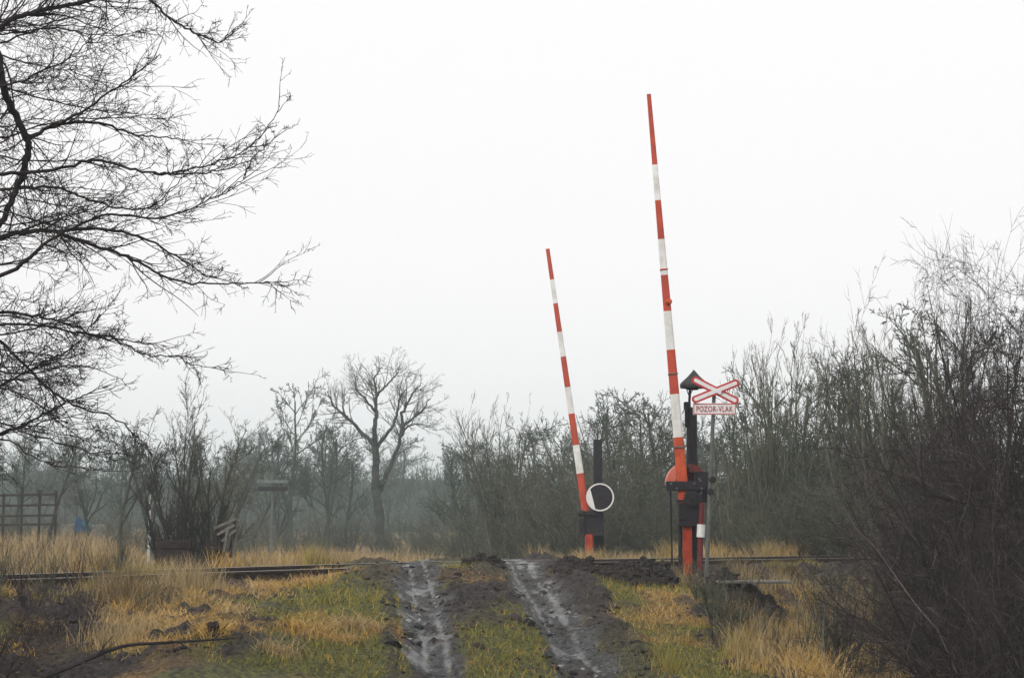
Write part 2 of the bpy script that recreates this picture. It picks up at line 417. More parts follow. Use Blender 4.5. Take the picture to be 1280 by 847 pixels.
bm = bmesh.new(); add_box(bm, (0, 0, 0), (2.45, .25, .15)); bmesh.ops.bevel(bm, geom=bm.edges[:], offset=.012, segments=1, affect='EDGES')
sl_me = bpy.data.meshes.new('sleeper'); bm.to_mesh(sl_me); bm.free(); sl_me.materials.append(M['sleeper'])
acc = 0; last = None
c_, nn, tt = offset_path(.75, -9, 16, 3000)
for q in range(len(c_)):
    if last is not None: acc += float(np.linalg.norm(c_[q] - last))
    last = c_[q]
    if acc > .66:
        acc = 0
        if abs(c_[q][0] - float(road_c(c_[q][1]))) < 2.2: continue
        o = link('sleeper', sl_me, track)
        o.location = Vector((c_[q][0], c_[q][1], RAIL_Z - .155 - .07)) - track.location
        o.rotation_euler = (random.uniform(-.01, .01), random.uniform(-.01, .01), math.atan2(nn[q][1], nn[q][0]) + random.uniform(-.03, .03))

# ------------------------------------------------------------------ barriers
def L(base, px, py, d): return P(px, py, d) - base

def striped_arm(name, p_tip, p_low, bounds, pys, w0, w1, th, parent, low_is_red_orange=True):
    """tapered square beam from tip to low; bounds = fraction list along the arm of stripe edges; red first"""
    bm = bmesh.new(); ax = (p_low - p_tip); up = ax.normalized()
    side = Vector((1, 0, 0)); side = (side - up * side.dot(up)).normalized(); fwd = up.cross(side)
    rings = []
    fr = [0.0] + bounds + [1.0]
    c8 = [(-1, -.6), (-.6, -1), (.6, -1), (1, -.6), (1, .6), (.6, 1), (-.6, 1), (-1, .6)]
    for f in fr:
        c = p_tip + ax * f; wd = (w0 + (w1 - w0) * f) / 2; tk = (w0 * .8 + (th - w0 * .8) * f) / 2
        rings.append([bm.verts.new(c + side * (a * wd) + fwd * (b_ * tk)) for a, b_ in c8])
    for k in range(len(rings) - 1):
        mi = 0 if k % 2 == 0 else 1
        if low_is_red_orange and k >= len(rings) - 2 and mi == 0: mi = 2
        for q in range(8):
            f = bm.faces.new([rings[k][q], rings[k][(q + 1) % 8], rings[k + 1][(q + 1) % 8], rings[k + 1][q]]); f.material_index = mi
    bm.faces.new(rings[0]).material_index = 0; bm.faces.new(rings[-1][::-1]).material_index = 2
    return done(bm, name, [M['red'], M['white'], M['orange']], parent)

def lathe(bm, prof, a, axis=Vector((0, 0, 1)), seg=24):
    qt = axis.to_track_quat('Z', 'Y'); rings = []
    for r, h in prof:
        rings.append([bm.verts.new(a + qt @ Vector((r * math.cos(t), r * math.sin(t), h))) for t in [2 * math.pi * k / seg for k in range(seg)]])
    for k in range(len(rings) - 1):
        for q in range(seg):
            bm.faces.new([rings[k][q], rings[k][(q + 1) % seg], rings[k + 1][(q + 1) % seg], rings[k + 1][q]])
    bm.faces.new(rings[0]); bm.faces.new(rings[-1])

def half_hood(bm, c, r, r_in, depth, a0, a1, seg=14):
    fr, bk, fi, bi = [], [], [], []
    for k in range(seg + 1):
        t = a0 + (a1 - a0) * k / seg; u = Vector((math.cos(t), 0, math.sin(t)))
        for lst, rad, dy in ((fr, r, -depth / 2), (bk, r, depth / 2), (fi, r_in, -depth / 2), (bi, r_in, depth / 2)):
            lst.append(bm.verts.new(c + u * rad + Vector((0, dy, 0))))
    for k in range(seg):
        bm.faces.new([fr[k], fr[k + 1], bk[k + 1], bk[k]]); bm.faces.new([fi[k], fi[k + 1], fr[k + 1], fr[k]])
        bm.faces.new([bi[k], bi[k + 1], fi[k + 1], fi[k]]); bm.faces.new([bk[k], bk[k + 1], bi[k + 1], bi[k]])
    for k in (0, -1): bm.faces.new([fr[k], bk[k], bi[k], fi[k]])

# --- near barrier
D1 = 26.0; u1 = D1 / FPX
b0 = P(858, 700, D1); b0.z = gz(b0.x, b0.y)
nb = empty('level_crossing_barrier', b0, 'tall raised red and white barrier arm on the dark bell stand beside the crossbuck sign', 'barrier', 'raised level crossing barriers')
def l1(px, py, dd=0): return L(b0, px, py, D1 + dd)
tip, low = l1(811, 118), l1(855, 628)
fb = lambda y, y0, y1: (y - y0) / (y1 - y0)
striped_arm('arm', tip, low, [fb(y, 118, 628) for y in (208, 253, 302, 347, 392, 440, 495, 548)], None, 5.2 * u1, 13.5 * u1, .11, nb)
bm = bmesh.new(); lathe(bm, [(.0, -.05), (.035, -.05), (.045, -.03), (.045, .03), (.03, .05)], l1(836, 377, -.07), Vector((.25, -1, .1)), 14)
done(bm, 'arm_bracket', M['orange'], nb, smooth=True)
bm = bmesh.new(); half_hood(bm, l1(858, 604, .22), 26 * u1, 15 * u1, .30, math.radians(98), math.radians(184)); done(bm, 'counterweight', M['pinkred'], nb, smooth=True)  # left half carries the painted highlight
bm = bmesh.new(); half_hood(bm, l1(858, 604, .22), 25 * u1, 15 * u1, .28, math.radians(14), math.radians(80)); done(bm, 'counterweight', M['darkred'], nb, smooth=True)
bm = bmesh.new(); half_hood(bm, l1(858, 604, .30), 20.9 * u1, 5 * u1, .12, math.radians(5), math.radians(190)); done(bm, 'hood_plate', M['darkred'], nb)
bm = bmesh.new(); add_box(bm, l1(857, 607, -.02), (.60, .16, .14)); done(bm, 'cross_bracket', M['black'], nb, .012)
bm = bmesh.new(); add_box(bm, l1(861, 640, .12), (.34, .32, .40)); done(bm, 'mechanism_box', M['black'], nb, .02)
bm = bmesh.new(); add_box(bm, l1(875, 608, .1), (.22, .10, .46), Matrix.Rotation(.06, 3, 'Y'))
for q in range(3): add_cyl(bm, l1(870 + q * 5, 622 - q * 9, -.0), l1(870 + q * 5, 622 - q * 9, .1), .035, None, 10)
done(bm, 'winch_plate', M['black'], nb, .006)
bm = bmesh.new(); add_cyl(bm, l1(872, 632, -.06), l1(879, 606, -.06), .016, None, 8); add_cyl(bm, l1(879, 606, -.06), l1(873, 597, -.06), .014, None, 8)
done(bm, 'winch_crank', M['post_grey'], nb)
bm = bmesh.new(); t_ = l1(859, 658, .06); add_box(bm, (t_.x, t_.y, t_.z / 2 - .05), (.135, .13, t_.z + .12)); done(bm, 'foot_post', M['footred'], nb, .012)
bm = bmesh.new(); t_ = l1(850, 650, .1); add_cyl(bm, (t_.x, t_.y, -.15), t_, .035, .03, 10); done(bm, 'rear_leg', M['black'], nb, smooth=True)
bm = bmesh.new(); t_ = l1(838, 610, .12); add_cyl(bm, (t_.x + .02, t_.y, -.15), t_, .014, None, 8); done(bm, 'side_leg', M['black'], nb, smooth=True)
rod = bmesh.new()
ya = [628, 655, 671, 712]
for k in range(3):
    a_ = l1(877.5 - k * .9, ya[k], -.1); b_ = l1(877.5 - (k + 1) * .9, ya[k + 1], -.1)
    for v in add_cyl(rod, b_, a_, (.042 if k != 1 else .062), None, 12):
        for f in v.link_faces: f.material_index = 1 if k == 1 else 0
done(rod, 'weight_rod', [M['darkred'], M['white']], nb, smooth=True)
bm = bmesh.new(); a_ = l1(866, 640, .42); b_ = l1(864.5, 509, .42); add_cyl(bm, (a_.x, a_.y, -.15), b_, .10, .082, 14); done(bm, 'bell_column', M['black'], nb, smooth=True)
bm = bmesh.new(); add_box(bm, l1(859, 507, .38), (.10, .14, .12)); add_box(bm, l1(858, 522, .38), (.05, .08, .30)); done(bm, 'bell_housing', M['black'], nb, .012)
bm = bmesh.new(); add_cyl(bm, l1(861.5, 506, .4), l1(863, 478, .4), .020, .022, 10); add_cyl(bm, l1(861, 494, .4), l1(856, 480, .4), .007, None, 6); add_cyl(bm, l1(862, 494, .4), l1(870, 480, .5), .007, None, 6)
done(bm, 'roof_stem', M['black'], nb)
bm = bmesh.new(); lathe(bm, [(.215, -.06), (.222, -.012), (.205, .02), (.10, .115), (.02, .205), (.006, .225)], l1(867.5, 480, .42), seg=20); done(bm, 'bell_roof', M['roofm'], nb, smooth=True)
bm = bmesh.new(); lathe(bm, [(.09, 0), (.085, .03), (.06, .075), (.015, .1)], l1(866, 487, .42), seg=16); done(bm, 'bell', M['black'], nb, smooth=True)

bm = bmesh.new(); gc = l1(866, 622, -.07)
lathe(bm, [(.12, -.02), (.12, .02)], gc, Vector((0, -1, 0)), 28); lathe(bm, [(.05, -.05), (.05, .04)], gc, Vector((0, -1, 0)), 14)
for q in range(18):
    t = 2 * math.pi * q / 18; add_box(bm, gc + Vector((math.cos(t) * .128, 0, math.sin(t) * .128)), (.03, .035, .02), Matrix.Rotation(-t, 3, 'Y'))
done(bm, 'gear_wheel', M['black'], nb)
for px, py in ((839, 604), (846, 610), (868, 604), (877, 610)):
    bm = bmesh.new(); add_cyl(bm, l1(px, py, -.13), l1(px, py, -.08), .017, None, 6); done(bm, 'bolt', M['post_grey'], nb)
bm = bmesh.new(); add_box(bm, l1(861, 625.5, .10), (.38, .36, .03)); add_box(bm, l1(861, 656, .10), (.37, .35, .025)); add_box(bm, l1(853, 641, -.055), (.09, .02, .18)); done(bm, 'box_rim', M['black'], nb, .004)
bm = bmesh.new(); pts = [l1(879, 606, .0), l1(884, 603, -.05), l1(888, 601, -.1), l1(891, 599, -.25)]
for a_, b_ in zip(pts, pts[1:]): add_cyl(bm, a_, b_, .006, None, 6)
pts = [l1(868, 512, .3), l1(866, 545, .28), l1(868, 580, .25), l1(872, 597, .15)]
for a_, b_ in zip(pts, pts[1:]): add_cyl(bm, a_, b_, .010, None, 6)
done(bm, 'pull_wire', M['black'], nb)
for py in (340, 470, 560):
    f_ = fb(py, 118, 628); c = tip + (low - tip) * f_; wd = (5.2 + 8.3 * f_) * u1
    bm = bmesh.new(); add_box(bm, c, (wd + .012, wd * .85 + .01, .02), Matrix.Rotation(-.083, 3, 'Y')); done(bm, 'arm_clamp', M['post_grey'] if py > 400 else M['red'], nb, .002)

# --- far barrier
D2 = 39.6; u2 = D2 / FPX
b1 = P(741, 700, D2); b1.z = gz(b1.x, b1.y)
fbq = empty('level_crossing_barrier', b1, 'shorter looking raised red and white barrier arm with round white rimmed disc, across the track', 'barrier', 'raised level crossing barriers')
def l2(px, py, dd=0): return L(b1, px, py, D2 + dd)
striped_arm('arm', l2(684.5, 311), l2(733, 645), [fb(y, 311, 645) for y in (350, 380, 416, 447, 485, 518, 557, 592)], None, 4.8 * u2, 9.6 * u2, .12, fbq, False)
bm = bmesh.new(); add_box(bm, l2(742, 655, .1), (.46, .34, .54)); add_box(bm, l2(727, 657, -.02), (.14, .2, .34)); done(bm, 'mechanism_box', M['black'], fbq, .02)
bm = bmesh.new(); add_box(bm, l2(735, 641, -.1), (.46, .10, .10)); add_cyl(bm, l2(723, 641, -.16), l2(729, 641, -.16), .075, None, 12); done(bm, 'arm_bracket', M['black'], fbq, .01)
bm = bmesh.new(); a_ = l2(747.5, 640, .3); b_ = l2(747, 549, .3); add_box(bm, (a_.x, a_.y, b_.z / 2 - .1), (.20, .2, b_.z + .2)); done(bm, 'bell_column', M['black'], fbq, .015)
bm = bmesh.new(); a_ = l2(736, 668, 0); add_box(bm, (a_.x, a_.y, a_.z / 2 - .05), (.17, .17, a_.z + .12)); done(bm, 'foot_post', M['footred'], fbq, .015)
bm = bmesh.new(); a_ = l2(753, 660, .2); add_cyl(bm, (a_.x, a_.y, -.1), a_, .035, None, 10); done(bm, 'rear_leg', M['black'], fbq)
dc = l2(750, 621, -.22)
bm = bmesh.new(); lathe(bm, [(15.5 * u2, -.02), (15.5 * u2, .02)], dc, Vector((0, -1, 0)), 40); disc = done(bm, 'signal_disc', M['black'], fbq)
bm = bmesh.new(); half_hood(bm, dc, 17.2 * u2, 15.5 * u2, .07, 0, 2 * math.pi - 1e-4, 48); done(bm, 'disc_rim', M['sign_white'], fbq, smooth=True)
bm = bmesh.new()
R_ = 15.4 * u2; pts = []
for k in range(17):
    t = math.radians(141 + (247 - 141) * k / 16); pts.append((R_ * math.cos(t), R_ * math.sin(t)))
vv = []
for dy in (-.034, -.026): vv.append([bm.verts.new(dc + Vector((x_, dy, z_))) for x_, z_ in pts])
bm.faces.new(vv[0]); bm.faces.new(vv[1][::-1])
for k in range(17): bm.faces.new([vv[0][k], vv[0][(k + 1) % 17], vv[1][(k + 1) % 17], vv[1][k]])
done(bm, 'disc_segment', M['sign_white'], fbq)

# --- crossbuck sign
D3 = 25.6; u3 = D3 / FPX
b2 = P(881, 700, D3); b2.z = gz(b2.x, b2.y)
sg = empty('crossbuck_sign', b2, 'red and white railway crossbuck with lettered plate on a leaning grey pole', 'warning sign')
def l3(px, py, dd=0): return L(b2, px, py, D3 + dd)
bm = bmesh.new(); t_ = l3(893, 484, .03); add_cyl(bm, Vector((0, .03, -.3)), t_, .033, .028, 14); done(bm, 'sign_pole', M['post_grey'], sg, smooth=True)
def bar(bm, a, b_, wd, y0, y1, seg=6):
    ax = (b_ - a); ln_ = ax.length; ax.normalize(); nr = Vector((-ax.z, 0, ax.x)); ax.y = 0
    out = []
    for end, sgn in ((b_, 1), (a, -1)):
        for k in range(seg + 1):
            t = -math.pi / 2 + math.pi * k / seg
            out.append(end + (ax * math.cos(t) * wd / 2 * .75 + nr * math.sin(t) * wd / 2) * sgn)
    f0 = [bm.verts.new(Vector((p.x, y0, p.z))) for p in out]; f1 = [bm.verts.new(Vector((p.x, y1, p.z))) for p in out]
    bm.faces.new(f0); bm.faces.new(f1[::-1])
    for k in range(len(out)): bm.faces.new([f0[k], f0[(k + 1) % len(out)], f1[(k + 1) % len(out)], f1[k]])
X = [(l3(868, 474.5), l3(919.5, 501)), (l3(868, 499.5), l3(920, 478.5))]
for k, (a_, b_) in enumerate(X):
    y0 = -.012 - k * .022
    bm = bmesh.new(); bar(bm, a_, b_, 9.4 * u3, y0, y0 - .02); o = done(bm, 'sign_blade', M['sign_red'], sg)
    ax = (b_ - a_).normalized() * (1.0 * u3)
    bm = bmesh.new(); bar(bm, a_ + ax, b_ - ax, 4.6 * u3, y0 - .0195, y0 - .024 - (.021 if k == 0 else 0) * 0); done(bm, 'blade_stripe', M['sign_white'], o)
# white centre where both stripes meet
bm = bmesh.new(); a_, b_ = X[0]; cc = (a_ + b_) / 2; ax = (b_ - a_).normalized() * 6.5 * u3
bar(bm, cc - ax, cc + ax, 4.5 * u3, -.0535, -.0600); done(bm, 'blade_stripe', M['sign_white'], sg)
pc = l3(893, 511)
bm = bmesh.new(); add_box(bm, (pc.x, -.02, pc.z), (54 * u3, .016, 14.5 * u3)); plate = done(bm, 'name_plate', M['sign_white'], sg, .002)
bm = bmesh.new()
W_, H_ = 54 * u3, 14.5 * u3
for sx in (-1, 1): add_box(bm, (pc.x + sx * (W_ / 2 - .012), -.0305, pc.z), (.010, .005, H_ - .014))
for sz in (-1, 1): add_box(bm, (pc.x, -.0305, pc.z + sz * (H_ / 2 - .012)), (W_ - .036, .005, .010))
done(bm, 'plate_border', M['sign_red'], plate)
cu = bpy.data.curves.new('lettering', 'FONT'); cu.body = 'POZOR-VLAK'; cu.size = .135; cu.extrude = .003; cu.align_x = 'CENTER'; cu.align_y = 'CENTER'; cu.offset = .0006; cu.space_character = 1.12
tmp = bpy.data.objects.new('lettering_source', cu); COL.objects.link(tmp)
bpy.context.view_layer.update()
tme = bpy.data.meshes.new_from_object(tmp.evaluated_get(bpy.context.evaluated_depsgraph_get())); tme.name = 'lettering'
bpy.data.objects.remove(tmp)
co = np.array([v.co[:] for v in tme.vertices]); wx = (co[:, 0].max() - co[:, 0].min()); cx = (co[:, 0].max() + co[:, 0].min()) / 2; cy = (co[:, 1].max() + co[:, 1].min()) / 2; hy = co[:, 1].max() - co[:, 1].min()
tme.transform(Matrix.Translation((pc.x, -.0315, pc.z)) @ Matrix.Rotation(math.pi / 2, 4, 'X') @ Matrix.Diagonal((W_ * .84 / wx, H_ * .50 / hy, 1, 1)) @ Matrix.Translation((-cx, -cy, 0)))
tme.materials.clear(); tme.materials.append(M['letter'])
link('lettering', tme, plate)
for k, (px, py) in enumerate(((891, 599), (888.5, 614))):
    bm = bmesh.new(); c = l3(px, py, -.03); lathe(bm, [(.045, -.03), (.052, -.015), (.042, 0), (.052, .015), (.045, .03)], c, Vector((0, -1, 0)), 16)
    add_cyl(bm, c, c + Vector((-.06, .04, 0)), .012, None, 6); done(bm, 'wire_pulley', M['black'], sg)

# ------------------------------------------------------------------ small built things
# concrete slab right of the crossing
sp = P(940, 722, 24.6); zz = gz(sp.x, sp.y)
sl = empty('concrete_slab', (sp.x, sp.y, zz - .1), 'low grey concrete slab edge in the grass right of the barrier', 'slab')
bm = bmesh.new(); add_box(bm, (0, 0, sp.z - zz + .05), (1.05, .5, .035)); done(bm, 'slab_top', M['concrete_dull'], sl, .01)

# utility pole with two cross boards
D = 70; q = P(341, 690, D); q.z = gz(q.x, q.y)
up = empty('utility_pole', q, 'short grey pole carrying a pale and a dark cross board, at the field edge', 'pole')
lu = lambda px, py, dd=0: P(px, py, D + dd) - q
bm = bmesh.new(); t_ = lu(341, 590); add_cyl(bm, (t_.x, 0, -.3), t_, .07, .055, 10); done(bm, 'pole', M['post_grey'], up, smooth=True)
bm = bmesh.new(); add_box(bm, lu(341, 601.5, -.12), (1.28, .10, .13)); done(bm, 'cross_board', M['board_pale'], up, .01)
bm = bmesh.new(); add_box(bm, lu(341, 610.5, -.10), (1.24, .10, .17)); done(bm, 'cross_board', M['black'], up, .01)['label'] = 'dark lower cross board'
for px in (324, 332, 350, 358):
    bm = bmesh.new(); c = lu(px, 598, -.12); add_cyl(bm, c, c + Vector((0, 0, .09)), .02, None, 6); lathe(bm, [(.03, .07), (.045, .09), (.04, .15), (.015, .18)], c, seg=10); done(bm, 'insulator', M['board_pale'], up)

# dark fence at the left edge
D = 60; q = P(28, 690, D); q.z = gz(q.x, q.y)
fe = empty('rail_fence', q, 'dark wooden post and rail fence at the left edge of the field', 'fence')
lf = lambda px, py, dd=0: P(px, py, D + dd) - q
for px, py in ((-18, 614), (5, 616), (28, 610), (50, 612), (70.5, 613)):
    bm = bmesh.new(); t_ = lf(px, py); add_box(bm, (t_.x, 0, t_.z / 2 - .15), (.08, .08, t_.z + .3)); done(bm, 'post', M['wood_dark'], fe, .008)
for py in (618, 631, 644, 655):
    bm = bmesh.new(); a_, b_ = lf(-22, py + 1.2, -.08), lf(72, py - .5, -.08); ax = b_ - a_
    add_box(bm, (a_ + b_) / 2, (ax.length, .035, .075), Matrix.Rotation(-math.atan2(ax.z, ax.x), 3, 'Y')); done(bm, 'rail', M['wood_dark'], fe, .004)

# blue tarpaulin shelter
D = 78; q = P(104, 668, D); q.z = gz(q.x, q.y)
tp = empty('tarpaulin_shelter', q, 'small blue tarpaulin shelter with turquoise flap beyond the left field', 'shelter', rz=.25)
u = D / FPX; hgt = max(P(104, 644, D).z - q.z, .3)
bm = bmesh.new()
pr = [(-.42, hgt * .35), (-.3, hgt), (.30, hgt * .62), (.34, hgt * .35)]
ra = [bm.verts.new((x_, -.5, z_)) for x_, z_ in pr]; rb = [bm.verts.new((x_, .5, z_)) for x_, z_ in pr]
bm.faces.new(ra); bm.faces.new(rb[::-1])
for k in range(4): bm.faces.new([ra[k], ra[(k + 1) % 4], rb[(k + 1) % 4], rb[k]])
done(bm, 'cover', M['blue'], tp)
bm = bmesh.new(); add_box(bm, (.12, -.52, hgt * .68), (.38, .03, hgt * .22), Matrix.Rotation(.5, 3, 'Y')); done(bm, 'flap', M['teal'], tp)
bm = bmesh.new(); add_box(bm, (-.05, 0, hgt * .175), (.6, .8, hgt * .35 + .2)); done(bm, 'base_box', M['wood_dark'], tp)
q = P(88, 668, 80); q.z = gz(q.x, q.y); h_ = P(88, 655, 80).z - q.z
bm = bmesh.new(); add_box(bm, (0, 0, h_ / 2 - .1), (.85, .2, h_ + .2)); o = done(bm, 'low_wall', M['concrete_dull'], None, .02); o.location = q
prop(o, 'low pale wall stub just left of the blue shelter', 'wall')
q = P(124, 668, 80); q.z = gz(q.x, q.y); h_ = P(124, 655, 80).z - q.z
bm = bmesh.new(); add_box(bm, (0, 0, h_ / 2 - .1), (.7, .25, h_ + .2)); o = done(bm, 'concrete_block', M['concrete_dull'], None, .03); o.location = q
prop(o, 'low grey concrete block just right of the blue shelter', 'block')
# white post
q = P(186, 690, 58); q.z = gz(q.x, q.y); h_ = P(186, 618, 58).z - q.z
wp = empty('marker_post', q, 'slim white marker post standing left of the many stemmed tree', 'post')
bm = bmesh.new(); add_cyl(bm, (0, 0, -.2), (0, 0, h_ * .80), .05, .045, 10); done(bm, 'post', M['concrete_pale'], wp, smooth=True)
bm = bmesh.new(); add_cyl(bm, (0, 0, h_ * .80), (0, 0, h_ * .88), .04, None, 10); done(bm, 'band', M['post_grey'], wp, smooth=True)
bm = bmesh.new(); add_cyl(bm, (0, 0, h_ * .88), (0, 0, h_), .05, .035, 10); done(bm, 'cap', M['concrete_pale'], wp, smooth=True)

def plank_box(name, label, catg, px0, px1, py0, py1, d, material, nb_, tilt=0):
    c = P((px0 + px1) / 2, py1, d); c.z = gz(c.x, c.y)
    r = empty(name, c, label, catg, rz=tilt)
    k = d / FPX; W = (px1 - px0) * k; H = P(0, py0, d).z - c.z
    for q in range(nb_):
        z = (q + .5) / nb_ * H
        for sy in (-1, 1):
            bm = bmesh.new(); add_box(bm, (random.uniform(-.02, .02), sy * .32, z), (W + random.uniform(-.05, .05), .035, H / nb_ * .9)); done(bm, 'plank', material, r, .004)
    for sx in (-1, 1):
        for sy in (-1, 1):
            bm = bmesh.new(); add_box(bm, (sx * W * .46, sy * .27, H / 2 + .02 - .1), (.07, .07, H + .22)); done(bm, 'corner_post', material, r, .005)
    bm = bmesh.new(); add_box(bm, (0, 0, H * .82), (W * .94, .58, .03)); done(bm, 'floor_board', material, r)
    return r
plank_box('timber_box', 'dark brown plank box beneath the many stemmed tree beside the rails', 'box', 198, 240, 675, 708, 27.6, M['wood_dark'], 5, .12)
# broken pale hut frame
D = 28.2; q = P(283, 706, D); q.z = gz(q.x, q.y)
hf = empty('broken_hide', q, 'broken pale wooden shelter with leaning boards right of the dark box', 'ruin')
lh = lambda px, py, dd=0: P(px, py, D + dd) - q
def beam(nm, a, b_, w_, m_):
    bm = bmesh.new(); ax = b_ - a
    add_box(bm, (a + b_) / 2, (w_, .045, ax.length), ax.to_track_quat('Z', 'Y').to_matrix()); return done(bm, nm, m_, hf, .004)
for x_, y0 in ((259, 671), (271, 668), (276, 662)): beam('post', lh(x_, 712), lh(x_ - 1, y0), .10, M['wood_dark'])
beam('post', lh(292, 712), lh(294, 650, .02), .055, M['wood_pale'])
beam('post', lh(281, 712, .05), lh(279, 655, .05), .055, M['wood_pale'])
beam('board', lh(268, 660, -.06), lh(295.5, 648, -.06), .09, M['wood_pale'])
beam('board', lh(272, 668, -.06), lh(293, 656, -.06), .11, M['wood_pale'])
beam('board', lh(278, 676, -.07), lh(295, 662, -.07), .09, M['wood_pale'])
beam('brace', lh(282, 690, -.05), lh(287, 660, -.08), .12, M['wood_pale'])
beam('cross_rail', lh(257, 684, -.05), lh(284, 686, -.05), .06, M['wood_dark'])
beam('dark_panel', lh(288, 697, .1), lh(288, 664, .1), .10, M['wood_dark'])
q = P(3, 705, 34); q.z = gz(q.x, q.y); bm = bmesh.new(); add_box(bm, (0, 0, P(3, 703, 34).z - q.z), (.5, .12, .1)); add_box(bm, (0, 0, (P(3, 703, 34).z - q.z) / 2 - .05), (.08, .08, P(3, 703, 34).z - q.z))
o = done(bm, 'white_bench', M['concrete_pale'], None, .008); o.location = q; prop(o, 'small white board on a stub at the far left of the track bank', 'board')

# earth mounds by the crossing
def mound(px, py_top, wpx, d, label, seed, depth=1.2, gp='heaps of dark turned earth at the crossing'):
    k = d / FPX; c = P(px, py_top, d); base = gz(c.x, c.y); H = max(c.z - base, .12) * .8; W = wpx * k / 2
    nu, nv = 64, 40
    U, Vv = np.meshgrid(np.linspace(-1, 1, nu), np.linspace(-1, 1, nv))
    r2 = np.clip(1 - U ** 4 - Vv ** 2 + .3 * (fbm(U, Vv, 3, seed) - .5), 0, 1) ** .6
    lump = np.maximum(vn(U * W * 1.0, Vv * depth, 9, seed) - .35, 0) * .15 + np.maximum(vn(U * W, Vv * depth, 18, seed + 1) - .4, 0) * .12
    x = c.x + U * W * 1.1 + (vn(U * 5, Vv * 5, 2, seed + 4) - .5) * .06; y = c.y + Vv * depth
    z = ground(x, y) - .06 + r2 * (H * (.55 + .6 * fbm(U * 2, Vv, 2, seed + 3)) + lump)
    V_ = np.stack([x - c.x, y - c.y, z - base], -1).reshape(-1, 3)
    ii_ = (np.arange(nv - 1)[:, None] * nu + np.arange(nu - 1)[None]).reshape(-1)
    o_ = link('earth_mound', np_mesh('earth_mound', V_, np.stack([ii_, ii_ + 1, ii_ + nu + 1, ii_ + nu], 1), M['earth'], True)); o_.location = (c.x, c.y, base)
    prop(o_, label, 'earth mound', gp)
mound(604, 701, 52, 25.6, 'small heap of dark clods between the two wheel ruts on the crossing', 31, .45)
mound(745, 704, 110, 25.4, 'long low heap of dark earth from the right rut to the barrier', 32, .7)
mound(805, 697, 78, 25.0, 'highest heap of dark earth piled just left of the tall barrier', 33, .75)

mound(935, 722, 100, 24.75, 'low dark earth bank beneath the concrete slab edge', 34, .5, None)
# stump and fallen branches
q = G(265, 797)
bm = bmesh.new(); lathe(bm, [(.10, -.1), (.085, .03), (.07, .1), (.095, .17), (.06, .21), (.02, .19)], Vector((0, 0, 0)), Vector((.1, 0, 1)), 9)
for v in bm.verts: v.co += Vector((random.uniform(-.015, .015), random.uniform(-.015, .015), random.uniform(-.02, .02)))
bmesh.ops.scale(bm, vec=(.7, .7, .75), verts=bm.verts)
o = done(bm, 'tree_stump', M['wood_dark'], None); o.location = q; prop(o, 'small dark broken stump in the yellow grass above the fallen branch', 'stump')

TW = [dict(k=5, wob=.16, up=.03, tip=.3, n=4, t0=.2, ang=.8, lr=.5, rr=.5), dict(k=4, wob=.18, up=.03, tip=.3)]
def lone_branch(name, label, pts, twigs, mat_, lmean=.5):
    pts = [(*P(px, py, d), r) for px, py, d, r in pts]
    a = smooth_poly(pts, 5); c = Vector(a[0, :3]); a[:, :3] -= np.array(c)
    r = empty(name, c, label, 'branch' if 'branch' in name else 'sapling')
    link('limb', tube_mesh('limb', poly_segs(a), mat_, 6, True), r)
    rg = np.random.default_rng(len(label))
    PS = a[None, :, :3]; RS = a[None, :, 3]; DS = unit(np.gradient(a[:, :3], axis=0))[None]
    p_, d_, l_, r_ = spawn(rg, PS, RS, DS, np.array([lmean]), twigs, dict(t0=.15, ang=.7, lr=1, rr=.45, rmin=.003))
    link('twigs', tube_mesh('twigs', cat_segs(grow(rg, p_, d_, l_, r_, TW)), mat_), r)
lone_branch('fallen_branch', 'long dark fallen branch rising out of the grass toward the stump', [(55, 846, 15.6, .020), (95, 830, 15.7, .020), (150, 808, 15.8, .018), (200, 803, 15.9, .015), (250, 800, 16.0, .012), (296, 797, 16.1, .007)], 9, M['bark_near'], .4)
lone_branch('dead_sapling', 'slender bare stem leaning up toward the rails at the left', [(115, 822, 18, .008), (140, 790, 18.1, .007), (170, 755, 18.3, .006), (205, 728, 18.5, .003)], 8, M['bark_mid'], .35)

